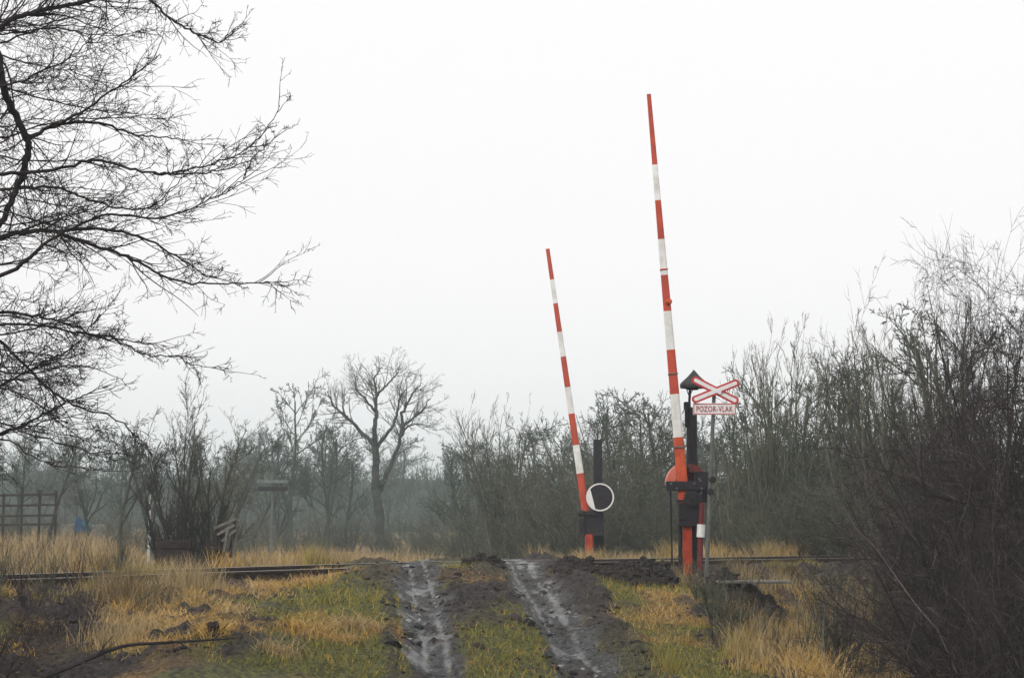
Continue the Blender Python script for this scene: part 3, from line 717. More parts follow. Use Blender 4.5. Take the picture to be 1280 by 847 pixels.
# ------------------------------------------------------------------ near tree hanging in from the left
DT = 13.0
tp0 = P(-190, 900, DT); tp0.z = gz(tp0.x, tp0.y)
lt = empty('bare_tree', tp0, 'big bare dark tree reaching in from the left edge with spreading drooping branches', 'tree')
o0 = np.array(tp0)
def TP(px, py, d, r): v = P(px, py, d); return (v.x - o0[0], v.y - o0[1], v.z - o0[2], r)
tr = smooth_poly([TP(-190, 960, DT, .2), TP(-185, 700, DT, .17), TP(-165, 420, DT + .1, .14), TP(-150, 200, DT + .2, .11), TP(-120, 20, DT + .2, .09), TP(-100, -160, DT + .1, .06)], 6)
link('trunk', tube_mesh('trunk', poly_segs(tr), M['bark_near'], 10, True), lt)
limbs = [
 ([(-150, 150, 0), (-60, 95, .0), (0, 34, .0), (34, 18, .1), (75, 8, .2), (130, -3, .3)], .036, .018, .9),
 ([(-60, 95, 0), (-8, 62, .0), (2, 100, .0), (14, 135, .1), (33, 172, .2), (35, 192, .25), (28, 218, .3), (16, 246, .3), (3, 272, .3), (-12, 300, .3)], .040, .026, .8),
 ([(33, 175, .2), (62, 160, .3), (100, 152, .4), (140, 158, .5), (168, 168, .6), (205, 171, .7), (240, 175, .8)], .022, .005, .75),
 ([(60, 160, .3), (100, 141, .1), (132, 118, -.1), (170, 95, -.2), (208, 68, -.3)], .017, .004, .7),
 ([(-60, 232, 0), (-5, 218, .1), (40, 215, .2), (85, 210, .2), (115, 200, .2), (165, 210, .1), (200, 217, 0), (235, 215, -.1), (265, 208, -.2), (285, 205, -.2), (330, 187, -.4), (360, 160, -.5), (378, 132, -.6)], .022, .003, .7),
 ([(200, 217, 0), (250, 217, .2), (290, 214, .3), (330, 203, .4), (358, 184, .5), (384, 160, .5)], .011, .002, .4),
 ([(-50, 240, .5), (20, 236, .6), (70, 234, .7), (100, 245, .8), (130, 255, .9), (170, 262, .9), (200, 255, .9), (230, 232, .9), (246, 218, 1.)], .018, .004, .7),
 ([(-110, 330, 0), (-10, 300, .2), (20, 292, .3), (60, 288, .3), (100, 300, .3), (145, 315, .3), (185, 330, .2), (230, 350, .1), (290, 355, .0), (345, 354, -.1), (380, 352, -.1)], .034, .003, .8),
 ([(60, 288, .3), (130, 285, .6), (190, 300, .8), (240, 325, .9), (275, 345, 1.0), (305, 343, 1.0)], .020, .003, .7),
 ([(-70, 370, -.5), (20, 335, -.6), (55, 305, -.6), (85, 288, -.6), (140, 268, -.7), (200, 272, -.8), (250, 262, -.9), (300, 240, -1), (330, 222, -1)], .022, .003, .8),
 ([(-120, 400, 0), (-5, 390, -.2), (40, 395, -.3), (70, 400, -.3), (110, 415, -.4), (160, 425, -.4), (196, 430, -.5)], .018, .004, .6),
 ([(-120, 420, .4), (-5, 405, .6), (60, 408, .7), (115, 420, .8), (150, 428, .9), (190, 443, .9), (232, 445, 1.), (252, 456, 1.), (305, 460, 1.1)], .016, .003, .55),
 ([(-110, 370, .3), (-10, 420, .4), (20, 445, .4), (50, 475, .5), (80, 500, .5), (110, 513, .5), (140, 520, .5), (175, 545, .6), (196, 566, .6)], .020, .004, .6),
 ([(-120, 520, .0), (-10, 485, -.2), (30, 465, -.3), (60, 450, -.3), (95, 430, -.4), (125, 393, -.5)], .017, .004, .6),
 ([(-120, 580, .0), (-10, 545, -.1), (30, 530, -.1), (70, 510, -.2), (100, 495, -.3), (118, 488, -.3)], .017, .005, .6),
 ([(-110, -60, 0), (80, -60, .2), (190, -2, .3), (215, 18, .3), (250, 38, .3), (265, 45, .3), (295, 52, .3), (309, 46, .3)], .020, .003, .6),
 ([(-80, 80, .6), (-5, 55, .7), (60, 35, .8), (100, 40, .9), (135, 45, .9), (190, 38, 1.)], .014, .003, .6),
 ([(-130, 120, -.5), (-20, 110, -.6), (40, 95, -.7), (90, 70, -.8), (120, 40, -.9)], .016, .003, .8),
 ([(-130, 470, .8), (-20, 480, .9), (40, 500, 1.), (90, 540, 1.1), (120, 560, 1.1)], .013, .003, .6),
]
rl_ = random.Random(3)
for q in range(26):
    y0 = -40 + q * 24 + rl_.uniform(-20, 20); x1 = rl_.uniform(60, 215) * (1 if y0 < 330 else .8); rise_ = rl_.uniform(-70, 60); dd = rl_.uniform(-1.0, 1.6)
    pl = []
    for j in range(6):
        f = j / 5; pl.append((-130 + (x1 + 130) * f, y0 + rise_ * f + math.sin(f * 3 + q) * 14 + rl_.uniform(-9, 9), dd * f))
    limbs.append((pl, .017, .003, .7))
SPEC = [dict(k=9, wob=.15, up=.012, tip=.3, n=4, t0=.15, ang=.95, lr=.62, rr=.6, rmin=.0029), dict(k=6, wob=.18, up=.015, tip=.4, n=3, t0=.12, ang=.95, lr=.6, rr=.7, rmin=.0023), dict(k=4, wob=.18, up=.01, tip=.5)]
LONG = [dict(k=12, wob=.075, up=.014, tip=.3, n=4, t0=.2, ang=.7, lr=.42, rr=.6, rmin=.0024), dict(k=6, wob=.14, up=.012, tip=.4, n=2, t0=.2, ang=.8, lr=.5, rr=.7, rmin=.002), dict(k=3, wob=.16, up=0, tip=.5)]
for k, (pl, r0, r1, lm) in enumerate(limbs):
    nP = len(pl)
    a = smooth_poly([TP(px if px < 140 else 140 + (px - 140) * .88, py, DT + dd * 1.3, (r0 + (r1 - r0) * (q / (nP - 1)) ** .7) * .85) for q, (px, py, dd) in enumerate(pl)], 5)
    a[1:-1, :3] += rng.normal(0, .006, (len(a) - 2, 3))
    rg = np.random.default_rng(100 + k)
    PS = a[None, :, :3]; RS = a[None, :, 3]; DS = unit(np.gradient(a[:, :3], axis=0))[None]
    length = float(np.linalg.norm(np.diff(a[:, :3], axis=0), axis=1).sum())
    nn_ = int(length * (7 if k < 19 else 5)) + 3
    p_, d_, l_, r_ = spawn(rg, PS, RS, DS, np.array([lm * .95]), nn_, dict(t0=.12, ang=.85, lr=1, rr=.5, rmin=.0034))
    l_ = l_ * np.clip(1.15 - (p_[:, 0] + o0[0] + 4.2) * .42, .6, 1.15)
    d_[:, 0] = d_[:, 0] * .85 + .15; d_[:, 1] *= .8; d_[:, 2] *= .8
    gs = grow(rg, p_, d_, l_, np.minimum(r_, .009), SPEC)
    p_, d_, l_, r_ = spawn(rg, PS, RS, DS, np.array([lm * 1.15]), int(length * 2.4) + 2, dict(t0=.35, ang=.38, lr=1, rr=.6, rmin=.004))
    gs += grow(rg, p_, d_, l_, np.minimum(r_, .008), LONG)
    br = link('branch', tube_mesh('branch', poly_segs(a), M['bark_near'], 7, True), lt)
    link('twigs', tube_mesh('twigs', cat_segs(gs), M['bark_near']), br)

# ------------------------------------------------------------------ trees and shrubs, prototypes (unit height 1)
def norm(levels):
    top = np.percentile(np.concatenate([l_[1][:, 2] for l_ in levels]), 99.97)
    k = 1.0 / top
    return [tuple(a * k for a in l_) for l_ in levels]

def proto_clump(seed, stems=9, spread=.28, twn=(9, 5, 3), rbase=.011, up=.05, lr=.34):
    rg = np.random.default_rng(seed)
    an = rg.uniform(0, 2 * math.pi, stems); ln = np.sqrt(rg.uniform(0.02, 1, stems)) * spread
    D_ = np.stack([np.cos(an) * ln, np.sin(an) * ln, np.ones(stems)], -1)
    P_ = np.stack([np.cos(an) * ln * .18, np.sin(an) * ln * .18, np.full(stems, -.03)], -1)
    return norm(grow(rg, P_, D_, rg.uniform(.6, 1.08, stems), rbase * rg.uniform(.6, 1.2, stems), [
        dict(k=10, wob=.07, up=.02, tip=.15, n=twn[0], t0=.16, ang=.5, lr=lr, rr=.6, rmin=.0017),
        dict(k=6, wob=.08, up=up, tip=.35, n=twn[1], t0=.1, ang=.55, lr=.5, rr=.65, rmin=.0012),
        dict(k=4, wob=.10, up=up, tip=.5, n=twn[2], t0=.1, ang=.6, lr=.58, rr=.8, rmin=.001),
        dict(k=3, wob=.14, up=up, tip=.5)]))

def proto_tree(seed, lean=.1, n0=9, n1=7, n2=5, n3=3, t0=.3, rb=.022, ang=.75, fine=1.0, tip=.3):
    rg = np.random.default_rng(seed)
    return norm(grow(rg, np.array([[0, 0, -.03]]), np.array([[rg.normal(0, lean), rg.normal(0, lean), 1.]]), np.array([.82]), np.array([rb]), [
        dict(k=9, wob=.07, up=.03, tip=tip, n=n0, t0=t0, ang=ang, lr=.52, rr=.6, rmin=.002 * fine),
        dict(k=7, wob=.14, up=.05, tip=.3, n=n1, t0=.2, ang=.7, lr=.5, rr=.6, rmin=.0013 * fine),
        dict(k=5, wob=.15, up=.04, tip=.4, n=n2, t0=.15, ang=.7, lr=.55, rr=.65, rmin=.0018 * fine),
        dict(k=4, wob=.16, up=.04, tip=.5, n=n3, t0=.1, ang=.7, lr=.6, rr=.8, rmin=.0014 * fine),
        dict(k=3, wob=.16, up=.03, tip=.5)]))

def proto_bush(seed, stems=26, spread=.85, twn=(9, 5, 3), rbase=.008, fine=1.0, lr=.42, crook=.08):
    rg = np.random.default_rng(seed)
    an = rg.uniform(0, 2 * math.pi, stems); ln = np.sqrt(rg.uniform(0.0, 1, stems)) * spread
    D_ = np.stack([np.cos(an) * ln, np.sin(an) * ln, np.ones(stems)], -1)
    P_ = np.stack([np.cos(an) * ln * .3, np.sin(an) * ln * .3, np.full(stems, -.03)], -1)
    return norm(grow(rg, P_, D_, rg.uniform(.5, 1.0, stems), rbase * rg.uniform(.6, 1.2, stems), [
        dict(k=8, wob=crook, up=.015, tip=.2, n=twn[0], t0=.06, ang=.7, lr=lr, rr=.6, rmin=.0017 * fine),
        dict(k=5, wob=crook * 1.3, up=.02, tip=.3, n=twn[1], t0=.1, ang=.7, lr=.55, rr=.65, rmin=.0013 * fine),
        dict(k=4, wob=.16, up=.03, tip=.4, n=twn[2], t0=.1, ang=.7, lr=.58, rr=.75, rmin=.0011 * fine),
        dict(k=3, wob=.16, up=.02, tip=.5)]))

PROTO = {}
def reg(key, levels, mat_, names=('trunk', 'crown'), s0=6):
    if key[:4] in ('clum', 'shoo', 'stal'):                       # every stem a part of its own
        k = 10
        a = [tube_mesh('stem', tuple(v[q:q + k] for v in levels[0]), mat_, s0, True) for q in range(0, len(levels[0][0]), k)]
    else: a = [tube_mesh(names[0], levels[0], mat_, s0, True)]
    b_ = tube_mesh(key + '_twigs', cat_segs(levels[1:]), mat_)
    PROTO[key] = (a, b_, names)
for k in range(3):
    reg('clump%d' % k, proto_clump(11 + k, 10 + 2 * k, .26 + .05 * k, (11, 6, 3), .013), M['bark_mid'], ('stems', 'twigs'))
    reg('tree%d' % k, proto_tree(31 + k, n0=11, n1=8, n2=5, n3=3, t0=.28 + .05 * k, rb=.019), M['bark_far'])
    reg('brown%d' % k, proto_tree(161 + k, n0=11, n1=8, n2=5, n3=3, t0=.22 + .08 * k, rb=.016, ang=.7), M['bark_brown'])
    reg('bush%d' % k, proto_bush(51 + k, 30, .6, (10, 5, 4), .0065), M['bark_mid'], ('stems', 'twigs'))
    reg('wood%d' % k, proto_tree(61 + k, n0=14, n1=8, n2=5, n3=3, t0=.16, rb=.017, ang=.85), M['bark_lichen'])
    reg('thorn%d' % k, proto_bush(71 + k, 26, .6, (10, 6, 4), .0045, .44, .45, .21), M['bark_purple'], ('stems', 'twigs'))
M['bark_dark'] = mat('dark_olive_bark', (.018, .016, .014), (.05, .045, .038), .9, 5, .3)
reg('clump3', proto_clump(17, 13, .34, (14, 7, 4), .014), M['bark_dark'], ('stems', 'twigs'))
reg('edge0', proto_tree(215, n0=22, n1=11, n2=7, n3=4, t0=.15, rb=.011, ang=.85, fine=.34, tip=.06), M['bark_purple'])
reg('stalks0', proto_clump(95, 14, .5, (5, 2, 1), .008), M['bark_purple'], ('stems', 'twigs'))
reg('stalks1', proto_clump(96, 11, .35, (6, 2, 2), .008), M['bark_mid'], ('stems', 'twigs'))
reg('shoots0', proto_clump(91, 13, .20, (12, 5, 3), .009, .12, .36), M['bark_mid'], ('stems', 'twigs'))
reg('shoots1', proto_clump(92, 10, .16, (12, 5, 3), .009, .12, .38), M['bark_mid'], ('stems', 'twigs'))

def plant(key, px, d, top_py, name, label, cat, group=None, wide=1.0, rz=None):
    c = P(px, 690, d); c.z = gz(c.x, c.y)
    h = P(px, top_py, d).z - c.z
    a, b_, names = PROTO[key]
    r = empty(name, c, label, cat, group, rz if rz is not None else random.uniform(0, 6.28)); r.scale = (h * wide, h * wide, h)
    for m_ in a:
        o_ = link('stem' if len(a) > 1 else names[0], m_, r)
        if len(a) == 1 and names[0] == 'stems': o_['kind'] = 'stuff'
    link(names[1], b_, r)['kind'] = 'stuff'
    return r

# --- the oak and single trees in the distance
def traced_tree(px0, d, polys, label, mat_, name='bare_tree', lm=2.1, dens=1.6, seed=5):
    c = P(px0, 690, d); c.z = gz(c.x, c.y)
    r = empty(name, c, label, 'tree'); oc = np.array(c); rg = np.random.default_rng(seed)
    tw = []
    for k, (pl, r0, r1) in enumerate(polys):
        yo = rg.normal(0, .9, len(pl)).cumsum() * .35 if k else np.zeros(len(pl))
        if k: yo -= yo[0]
        pts = []
        for q, (px, py) in enumerate(pl):
            v = P(px, py, d + yo[q]); pts.append((v.x - oc[0], v.y - oc[1], v.z - oc[2], r0 + (r1 - r0) * q / (len(pl) - 1)))
        a = smooth_poly(pts, 5); a[1:-1, :3] += rg.normal(0, .03, (len(a) - 2, 3))
        link('trunk' if k == 0 else 'limb', tube_mesh('limb', poly_segs(a), mat_, 8, True), r)
        ln_ = float(np.linalg.norm(np.diff(a[:, :3], axis=0), axis=1).sum())
        PS = a[None, :, :3]; RS = a[None, :, 3]; DS = unit(np.gradient(a[:, :3], axis=0))[None]
        p_, d_, l_, r_ = spawn(rg, PS, RS, DS, np.array([lm]), int(ln_ * dens * (3 if k else 1.2)) + 2, dict(t0=.35 if k else .5, ang=.75, lr=1, rr=.45, rmin=.009))
        tw.append(cat_segs(grow(rg, p_, d_, l_, np.minimum(r_, .03), [dict(k=6, wob=.16, up=.05, tip=.35, n=5, t0=.2, ang=.7, lr=.5, rr=.55, rmin=.007), dict(k=4, wob=.16, up=.04, tip=.5, n=4, t0=.1, ang=.7, lr=.5, rr=.7, rmin=.0055), dict(k=3, wob=.16, up=.04, tip=.6)])))
    link('crown', tube_mesh('crown', cat_segs(tw), mat_), r)
traced_tree(475, 85, [
 ([(476, 700), (475, 666), (474, 637), (470, 607), (470, 578), (469, 555)], .27, .16),
 ([(473, 615), (479, 600), (487, 585), (496, 563), (502, 542), (507, 530), (524, 516), (538, 498)], .15, .025),
 ([(469, 557), (456, 544), (435, 523), (418, 507), (409, 489)], .12, .025),
 ([(469, 557), (468, 536), (470, 516), (471, 495), (468, 474), (478, 459)], .14, .02),
 ([(471, 558), (486, 538), (496, 519), (499, 501), (506, 487)], .10, .02),
 ([(470, 516), (459, 501), (444, 485), (446, 465)], .07, .015),
 ([(471, 495), (478, 486), (491, 474), (499, 458)], .07, .015),
 ([(502, 540), (503, 520), (507, 507), (518, 489), (527, 478)], .09, .015),
 ([(502, 545), (510, 533), (524, 530), (538, 532)], .06, .015),
 ([(435, 523), (428, 510), (432, 492)], .045, .012)],
 'largest bare oak standing alone against the sky with forked trunk and crooked limbs', M['bark_far'])
plant('wood1', 364, 82, 457, 'bare_tree', 'slender bare tree rising above the wood left of the forked oak', 'tree', wide=.72)
plant('tree2', 404, 88, 520, 'bare_tree', 'lower bushy bare tree between the slender tree and forked oak', 'tree', wide=.9)
plant('clump3', 228, 37, 460, 'many_stemmed_tree', 'dark many stemmed bare tree above the dark plank box', 'tree', wide=.9)
plant('clump1', 252, 46, 505, 'many_stemmed_tree', 'lower spreading tree just right of the many stemmed tree', 'tree', wide=1.1)
plant('tree0', 148, 55, 515, 'bare_tree', 'leaning grey bare tree left of the slim white marker post', 'tree', wide=.9)
plant('tree2', 60, 62, 540, 'bare_tree', 'bare tree behind the dark fence at the left edge', 'tree', wide=1.0)
# --- middle shrubs
plant('shoots1', 622, 52, 487, 'bare_shrub', 'tall open shrub with upright sprays left of the far barrier', 'shrub', wide=1.0)
plant('shoots0', 652, 56, 505, 'bare_shrub', 'paler upright shrub close behind the open shrub', 'shrub', wide=.9)
for px, d, t, lab in ((700, 52, 520, 'dense rounded shrub behind the lower part of the far barrier arm'), (745, 50, 495, 'dense shrub behind the far barrier column'), (795, 48, 482, 'tallest dense shrub between the two barriers'), (835, 52, 500, 'dense shrub behind the foot of the tall barrier')):
    plant('bush%d' % random.randrange(3), px, d, t, 'dense_shrub', lab, 'shrub', wide=.95)
for key, px, d, t, wd in (('wood0', 570, 66, 556, 1.1), ('wood1', 597, 63, 535, 1.0), ('wood2', 640, 60, 520, .9), ('wood0', 675, 58, 530, .9), ('wood1', 712, 55, 500, .8), ('wood2', 738, 54, 498, .9), ('wood0', 768, 53, 486, .8), ('wood1', 798, 52, 484, .8), ('wood2', 828, 54, 488, .8), ('wood1', 862, 56, 508, .9), ('bush0', 588, 58, 600, 1.3), ('bush1', 690, 47, 585, 1.2), ('bush2', 735, 46, 570, 1.2), ('bush0', 780, 45, 570, 1.2), ('bush1', 825, 45, 575, 1.2), ('bush2', 640, 52, 610, 1.2)):
    plant(key, px, d, t, 'scrub_tree', 'bushy grey olive scrub in the dense thicket behind the two barriers', 'tree', 'scrub of the thicket behind the barriers', wd)
for px, d, t, wd, lab in ((405, 84, 522, .95, 'round bushy tree just left of the forked oak'), (436, 92, 562, 1.0, 'round hazy tree behind the left limb of the forked oak'), (310, 84, 560, 1.0, 'round bushy tree left of the slender tree'), (340, 86, 562, .9, 'round tree at the foot of the slender tree'), (275, 70, 540, 1.0, 'bushy tree right of the many stemmed tree'), (190, 68, 530, 1.0, 'bushy tree left of the many stemmed tree'), (110, 72, 535, 1.0, 'bushy tree above the blue shelter'), (25, 70, 540, 1.0, 'bushy tree behind the fence at the left edge')):
    plant('wood%d' % random.randrange(3), px, d, t, 'bare_tree', lab, 'tree', None, wd)
# --- right stand
for key, px, d, t, wd, lab in (
 ('clump2', 905, 42, 520, 1.0, 'low tangled tree right behind the crossbuck pole'),
 ('shoots0', 948, 38, 402, .85, 'upright tree with long straight shoots nearest the crossbuck sign'),
 ('shoots1', 985, 40, 388, .8, 'tallest upright tree of straight shoots in the right stand'),
 ('clump1', 1020, 41, 440, .85, 'thinner tree between the straight shooting trees'),
 ('shoots1', 1062, 37, 404, .8, 'upright dark tree at the middle of the right stand'),
 ('clump0', 1102, 35, 382, .85, 'twiggy upright tree just left of the thorn thicket'),
 ('shoots0', 1135, 36, 385, .85, 'upright tree half hidden behind the thorn thicket'),
 ('clump2', 1185, 38, 360, .9, 'tree behind the thorn thicket near the right edge')):
    plant(key, px, d, t, 'upright_tree', lab, 'tree', 'upright trees right of the crossing', wd)
for key, px, d, t, wd in (('wood0', 925, 48, 500, .9), ('wood1', 965, 46, 455, .8), ('wood2', 1000, 47, 450, .8), ('tree0', 1035, 44, 430, .8), ('wood0', 1080, 43, 440, .8), ('wood1', 1125, 42, 430, .8), ('wood2', 1165, 42, 400, .8), ('tree1', 1200, 40, 370, .8), ('wood0', 895, 50, 540, .9), ('wood1', 1045, 39, 520, .9), ('wood2', 985, 40, 530, .9)):
    plant(key, px, d, t, 'scrub_tree', 'crooked twiggy tree in the tangle behind the straight shoots on the right', 'tree', 'tangled trees of the right stand', wd)
for px, d, t in ((925, 36, 610), (960, 35, 600), (1000, 34, 590), (1035, 34, 600), (1075, 33, 570), (1110, 32, 560), (885, 44, 560), (980, 46, 530), (1050, 45, 520), (1120, 44, 500), (1180, 45, 480)):
    plant('bush%d' % random.randrange(3), px, d, t, 'undergrowth_bush', 'low twiggy bush filling the foot of the right hand tree stand', 'bush', 'bushes under the right tree stand', 1.3)
# --- right thorn thicket, near
for key, px, d, t, wd, lab in (
 ('thorn2', 1228, 19.8, 285, .5, 'slim tall thorn bush rising at the left of the tall ones'),
 ('thorn0', 1300, 17.5, 235, .6, 'tallest dark thorn bush at the right edge, its tips against the sky'),
 ('thorn1', 1335, 16.0, 250, .7, 'tall dark thorn bush cut off by the right edge'),
 ('thorn2', 1262, 19.0, 310, .6, 'tall thorn bush just left of the tallest one'),
 ('thorn0', 1215, 21.0, 400, .65, 'upper thorn bush in the middle of the thicket'),
 ('thorn1', 1255, 15.5, 420, .9, 'dense dark thorn bush at the right edge halfway up'),
 ('thorn2', 1185, 21.5, 500, .65, 'thorn bush on the upper left shoulder of the thicket'),
 ('thorn0', 1210, 17.0, 500, .75, 'thorn bush in the heart of the thicket'),
 ('thorn1', 1270, 14.0, 540, 1.0, 'nearest dark thorn bush in the lower right corner'),
 ('thorn0', 1175, 18.0, 600, .8, 'thorn bush low in the middle of the thicket'),
 ('thorn1', 1240, 15.0, 610, .9, 'low thorn bush left of the corner bush'),
 ('thorn2', 1140, 18.5, 690, .8, 'low dark thorn bush beside the straw at the lower right'),
 ('thorn1', 1205, 15.5, 690, 1.0, 'low thorn bush at the bottom edge of the picture')):
    plant(key, px, d, t, 'thorn_bush', lab, 'bush', 'dark thorn bushes of the right thicket', wd)
for px, d, t, lab in ((895, 21.5, 690, 'thin dark stems growing below the tall barrier'), (915, 20.5, 715, 'dark weed stems in the hollow before the concrete slab'), (1040, 18.5, 700, 'loose dark stems among the straw left of the thicket')):
    plant('clump1', px, d, t, 'weed_stems', lab, 'weeds', None, 1.5)
for q, (px, d, h_) in enumerate(((875, 23.5, .8), (900, 22.5, 1.0), (925, 22.0, 1.1), (950, 21.0, .9), (985, 22.5, .9), (1005, 20.5, 1.2), (1030, 21.5, 1.3), (1050, 19.5, 1.2), (1075, 20.5, 1.5), (1020, 18.6, .9), (1060, 17.8, 1.0), (1095, 18.8, 1.4), (970, 19.5, .7), (1115, 17.2, 1.1), (890, 20.5, .5))):
    c_ = P(px, 690, d); py_ = 645 + (1.65 - gz(c_.x, d) - h_) * FPX / d
    plant('stalks%d' % (q % 2), px, d, py_, 'dead_weed', 'thin dead weed stalks standing in the hollow between the barrier and the thorn thicket', 'weed', 'dead weeds below the right side of the crossing', .8)
for q, (px, d, h_) in enumerate(((20, 19.0, .8), (60, 18.6, .9), (95, 19.6, .7), (130, 19.2, .9), (40, 17.6, .7), (165, 19.8, .6), (110, 17.4, .6), (-5, 18.0, .9), (75, 17.2, .6))):
    c_ = P(px, 690, d); py_ = 645 + (1.65 - gz(c_.x, d) - h_) * FPX / d
    plant('stalks%d' % (q % 2), px, d, py_, 'dead_weed', 'thin dead weed stalks on the dark bank at the lower left', 'weed', 'dead weeds on the dark left bank', 1.0)
plant('edge0', 1325, 17.0, 205, 'bare_tree', 'dark crooked bare tree at the right edge spreading twigs above the thorn thicket', 'tree', None, .95)
plant('edge0', 1232, 20.5, 345, 'bare_tree', 'lower crooked dark tree rising out of the thorn thicket', 'tree', None, 1.0)
# --- lower left brambles
for px, d, t, lab in ((-10, 16.0, 715, 'dark bramble tangle at the lower left edge'), (45, 17.0, 735, 'dark bramble tangle right of the corner bramble'), (100, 18.2, 740, 'dark bramble between the corner tangle and the leaning stem'), (150, 18.5, 755, 'thin bramble tangle nearest the fallen branch'), (25, 19.3, 728, 'dark bramble on the bank just below the rails at the left edge')):
    plant('thorn%d' % random.randrange(3), px, d, t, 'bramble', lab, 'bramble', 'brambles on the left bank', 1.3)
for px, d, t, lab in ((150, 24, 640, 'thin bare sapling by the rails left of the plank box'), (95, 27, 655, 'wispy sapling at the rails further left'), (660, 46, 640, 'small sapling at the foot of the open shrub')):
    plant('clump0', px, d, t, 'sapling', lab, 'sapling', None, .7)
# --- wood behind
def top_at(px):
    return float(np.interp(px, [-120, 0, 120, 200, 300, 350, 420, 500, 540, 600, 680, 800, 950, 1400], [545, 548, 552, 556, 540, 532, 548, 566, 572, 562, 556, 552, 548, 540]))
for row, (d, n_, j, dt) in enumerate(((98, 26, 16, 34), (118, 34, 12, 24), (145, 44, 12, 10), (175, 50, 10, 0))):
    for q in range(n_):
        px = -90 + 1330 * (q + .5) / n_ + random.uniform(-j, j)
        if 505 < px < 555 and d < 130: continue
        if 425 < px < 520 and d < 115: continue
        plant(random.choice(('wood', 'wood', 'brown')) + str(random.randrange(3)), px, d + random.uniform(-6, 6), top_at(px) + dt + random.uniform(-20, 16), 'woodland_tree', 'hazy bare tree in the wood beyond the field', 'tree', 'trees of the wood beyond the field', random.uniform(.75, 1.1))
for q in range(46):
    px = -80 + 1300 * (q + .5) / 46 + random.uniform(-15, 15); d = random.uniform(75, 95)
    plant('bush%d' % random.randrange(3), px, d, 632 + random.uniform(-14, 16), 'field_bush', 'hazy low bush along the foot of the wood', 'bush', 'bushes along the foot of the wood', 1.5)

# ------------------------------------------------------------------ grass
def blades(name, label, X_, Y_, H_, W_, lean, cols, flat=0.0, seg=3):
    N = len(X_); Z_ = ground(X_, Y_)
    a = rng.uniform(0, 2 * math.pi, N); dr = np.stack([np.cos(a), np.sin(a)], -1)
    sd = np.stack([-np.sin(a), np.cos(a)], -1)
    ph = rng.uniform(0, math.pi, N); sd = np.stack([np.cos(ph), np.sin(ph)], -1)
    ln = lean * rng.uniform(.3, 1.3, N)
    Vs = []
    for q in range(seg + 1):
        t = q / seg
        off = ln * t ** 1.7; zz_ = t * np.sqrt(np.maximum(1 - (ln * t) ** 2 * .55, .05))
        c = np.stack([X_ + dr[:, 0] * off * H_, Y_ + dr[:, 1] * off * H_, Z_ - .01 + zz_ * H_], -1)
        wv = W_ * (1 - t * .85) / 2
        o_ = np.stack([sd[:, 0] * wv, sd[:, 1] * wv, np.zeros(N)], -1)
        Vs += [c - o_, c + o_]
    V_ = np.stack(Vs, 1).reshape(-1, 3); k = 2 * (seg + 1)
    f = np.array([[2 * q, 2 * q + 1, 2 * q + 3, 2 * q + 2] for q in range(seg)])
    F_ = (f[None] + (np.arange(N) * k)[:, None, None]).reshape(-1, 4)
    me = np_mesh(name, V_, F_, M['blade'])
    at_ = me.color_attributes.new('tint', 'FLOAT_COLOR', 'POINT')
    cc_ = np.repeat(np.concatenate([cols, np.ones((N, 1))], 1), k, axis=0).astype(np.float32)
    at_.data.foreach_set('color', cc_.reshape(-1))
    return prop(link(name, me), label, kind='stuff')

def palette(n_, cols, wts, var=.25):
    c = np.array(cols)[rng.choice(len(cols), n_, p=np.array(wts) / sum(wts))]
    return c * rng.uniform(1 - var, 1 + var, (n_, 1))
STRAW, TAN, YEL, OLIVE, GREEN, BROWN = (.50, .33, .13), (.39, .30, .17), (.50, .30, .06), (.27, .235, .045), (.15, .165, .038), (.06, .038, .022)

# short turf on the verges and between the ruts
N = 170000
X_ = rng.uniform(-7, 7, N); Y_ = rng.uniform(15.5, 30, N)
m_, w_, st_, ru_, s0_, dx0_ = masks(X_, Y_)
keep = (rng.random(N) > np.clip(m_ * 1.25, 0, .985)) & (s0_ < -.5) & (vn(X_, Y_, 3.5, 70) > .18 * rng.random(N)) & (np.abs(X_) < 5.5)
X_, Y_, st_ = X_[keep], Y_[keep], st_[keep]
n_ = len(X_)
g_ = palette(n_, [OLIVE, GREEN, YEL, BROWN], [5, 5, 1.3, 2]); s2_ = palette(n_, [STRAW, YEL, TAN, OLIVE], [3, 3, 2, 1])
cols = np.where((rng.random(n_) < st_ * .9)[:, None], s2_, g_)
blades('turf', 'short olive and yellow turf on the verges beside the ruts', X_, Y_, rng.uniform(.03, .13, n_), rng.uniform(.005, .012, n_), 1.1, cols, seg=2)

# matted dead grass lying on the left verge and in tufts
def tufts(N, xr, yr_, accept, h, hvar, wdt, lean, pal, wts, name, label, ntuft, sig, seg=3):
    cx_ = rng.uniform(*xr, ntuft); cy_ = rng.uniform(*yr_, ntuft)
    ok = rng.random(ntuft) < accept(cx_, cy_); ok[0] = True; cx_, cy_ = cx_[ok], cy_[ok]
    hs_ = h * rng.uniform(.55, 1.2, len(cx_))
    k = rng.integers(0, len(cx_), N)
    X_ = cx_[k] + rng.normal(0, sig, N); Y_ = cy_[k] + rng.normal(0, sig, N)
    H_ = hs_[k] * rng.uniform(1 - hvar, 1, N)
    tone = palette(len(cx_), pal, wts, .1)[k] * .6 + palette(N, pal, wts, .3) * .4
    return blades(name, label, X_, Y_, H_, wdt * rng.uniform(.6, 1.3, N), lean, tone, seg=seg)
off_road = lambda x, y: (np.abs(x - road_c(y)) > 2.0)
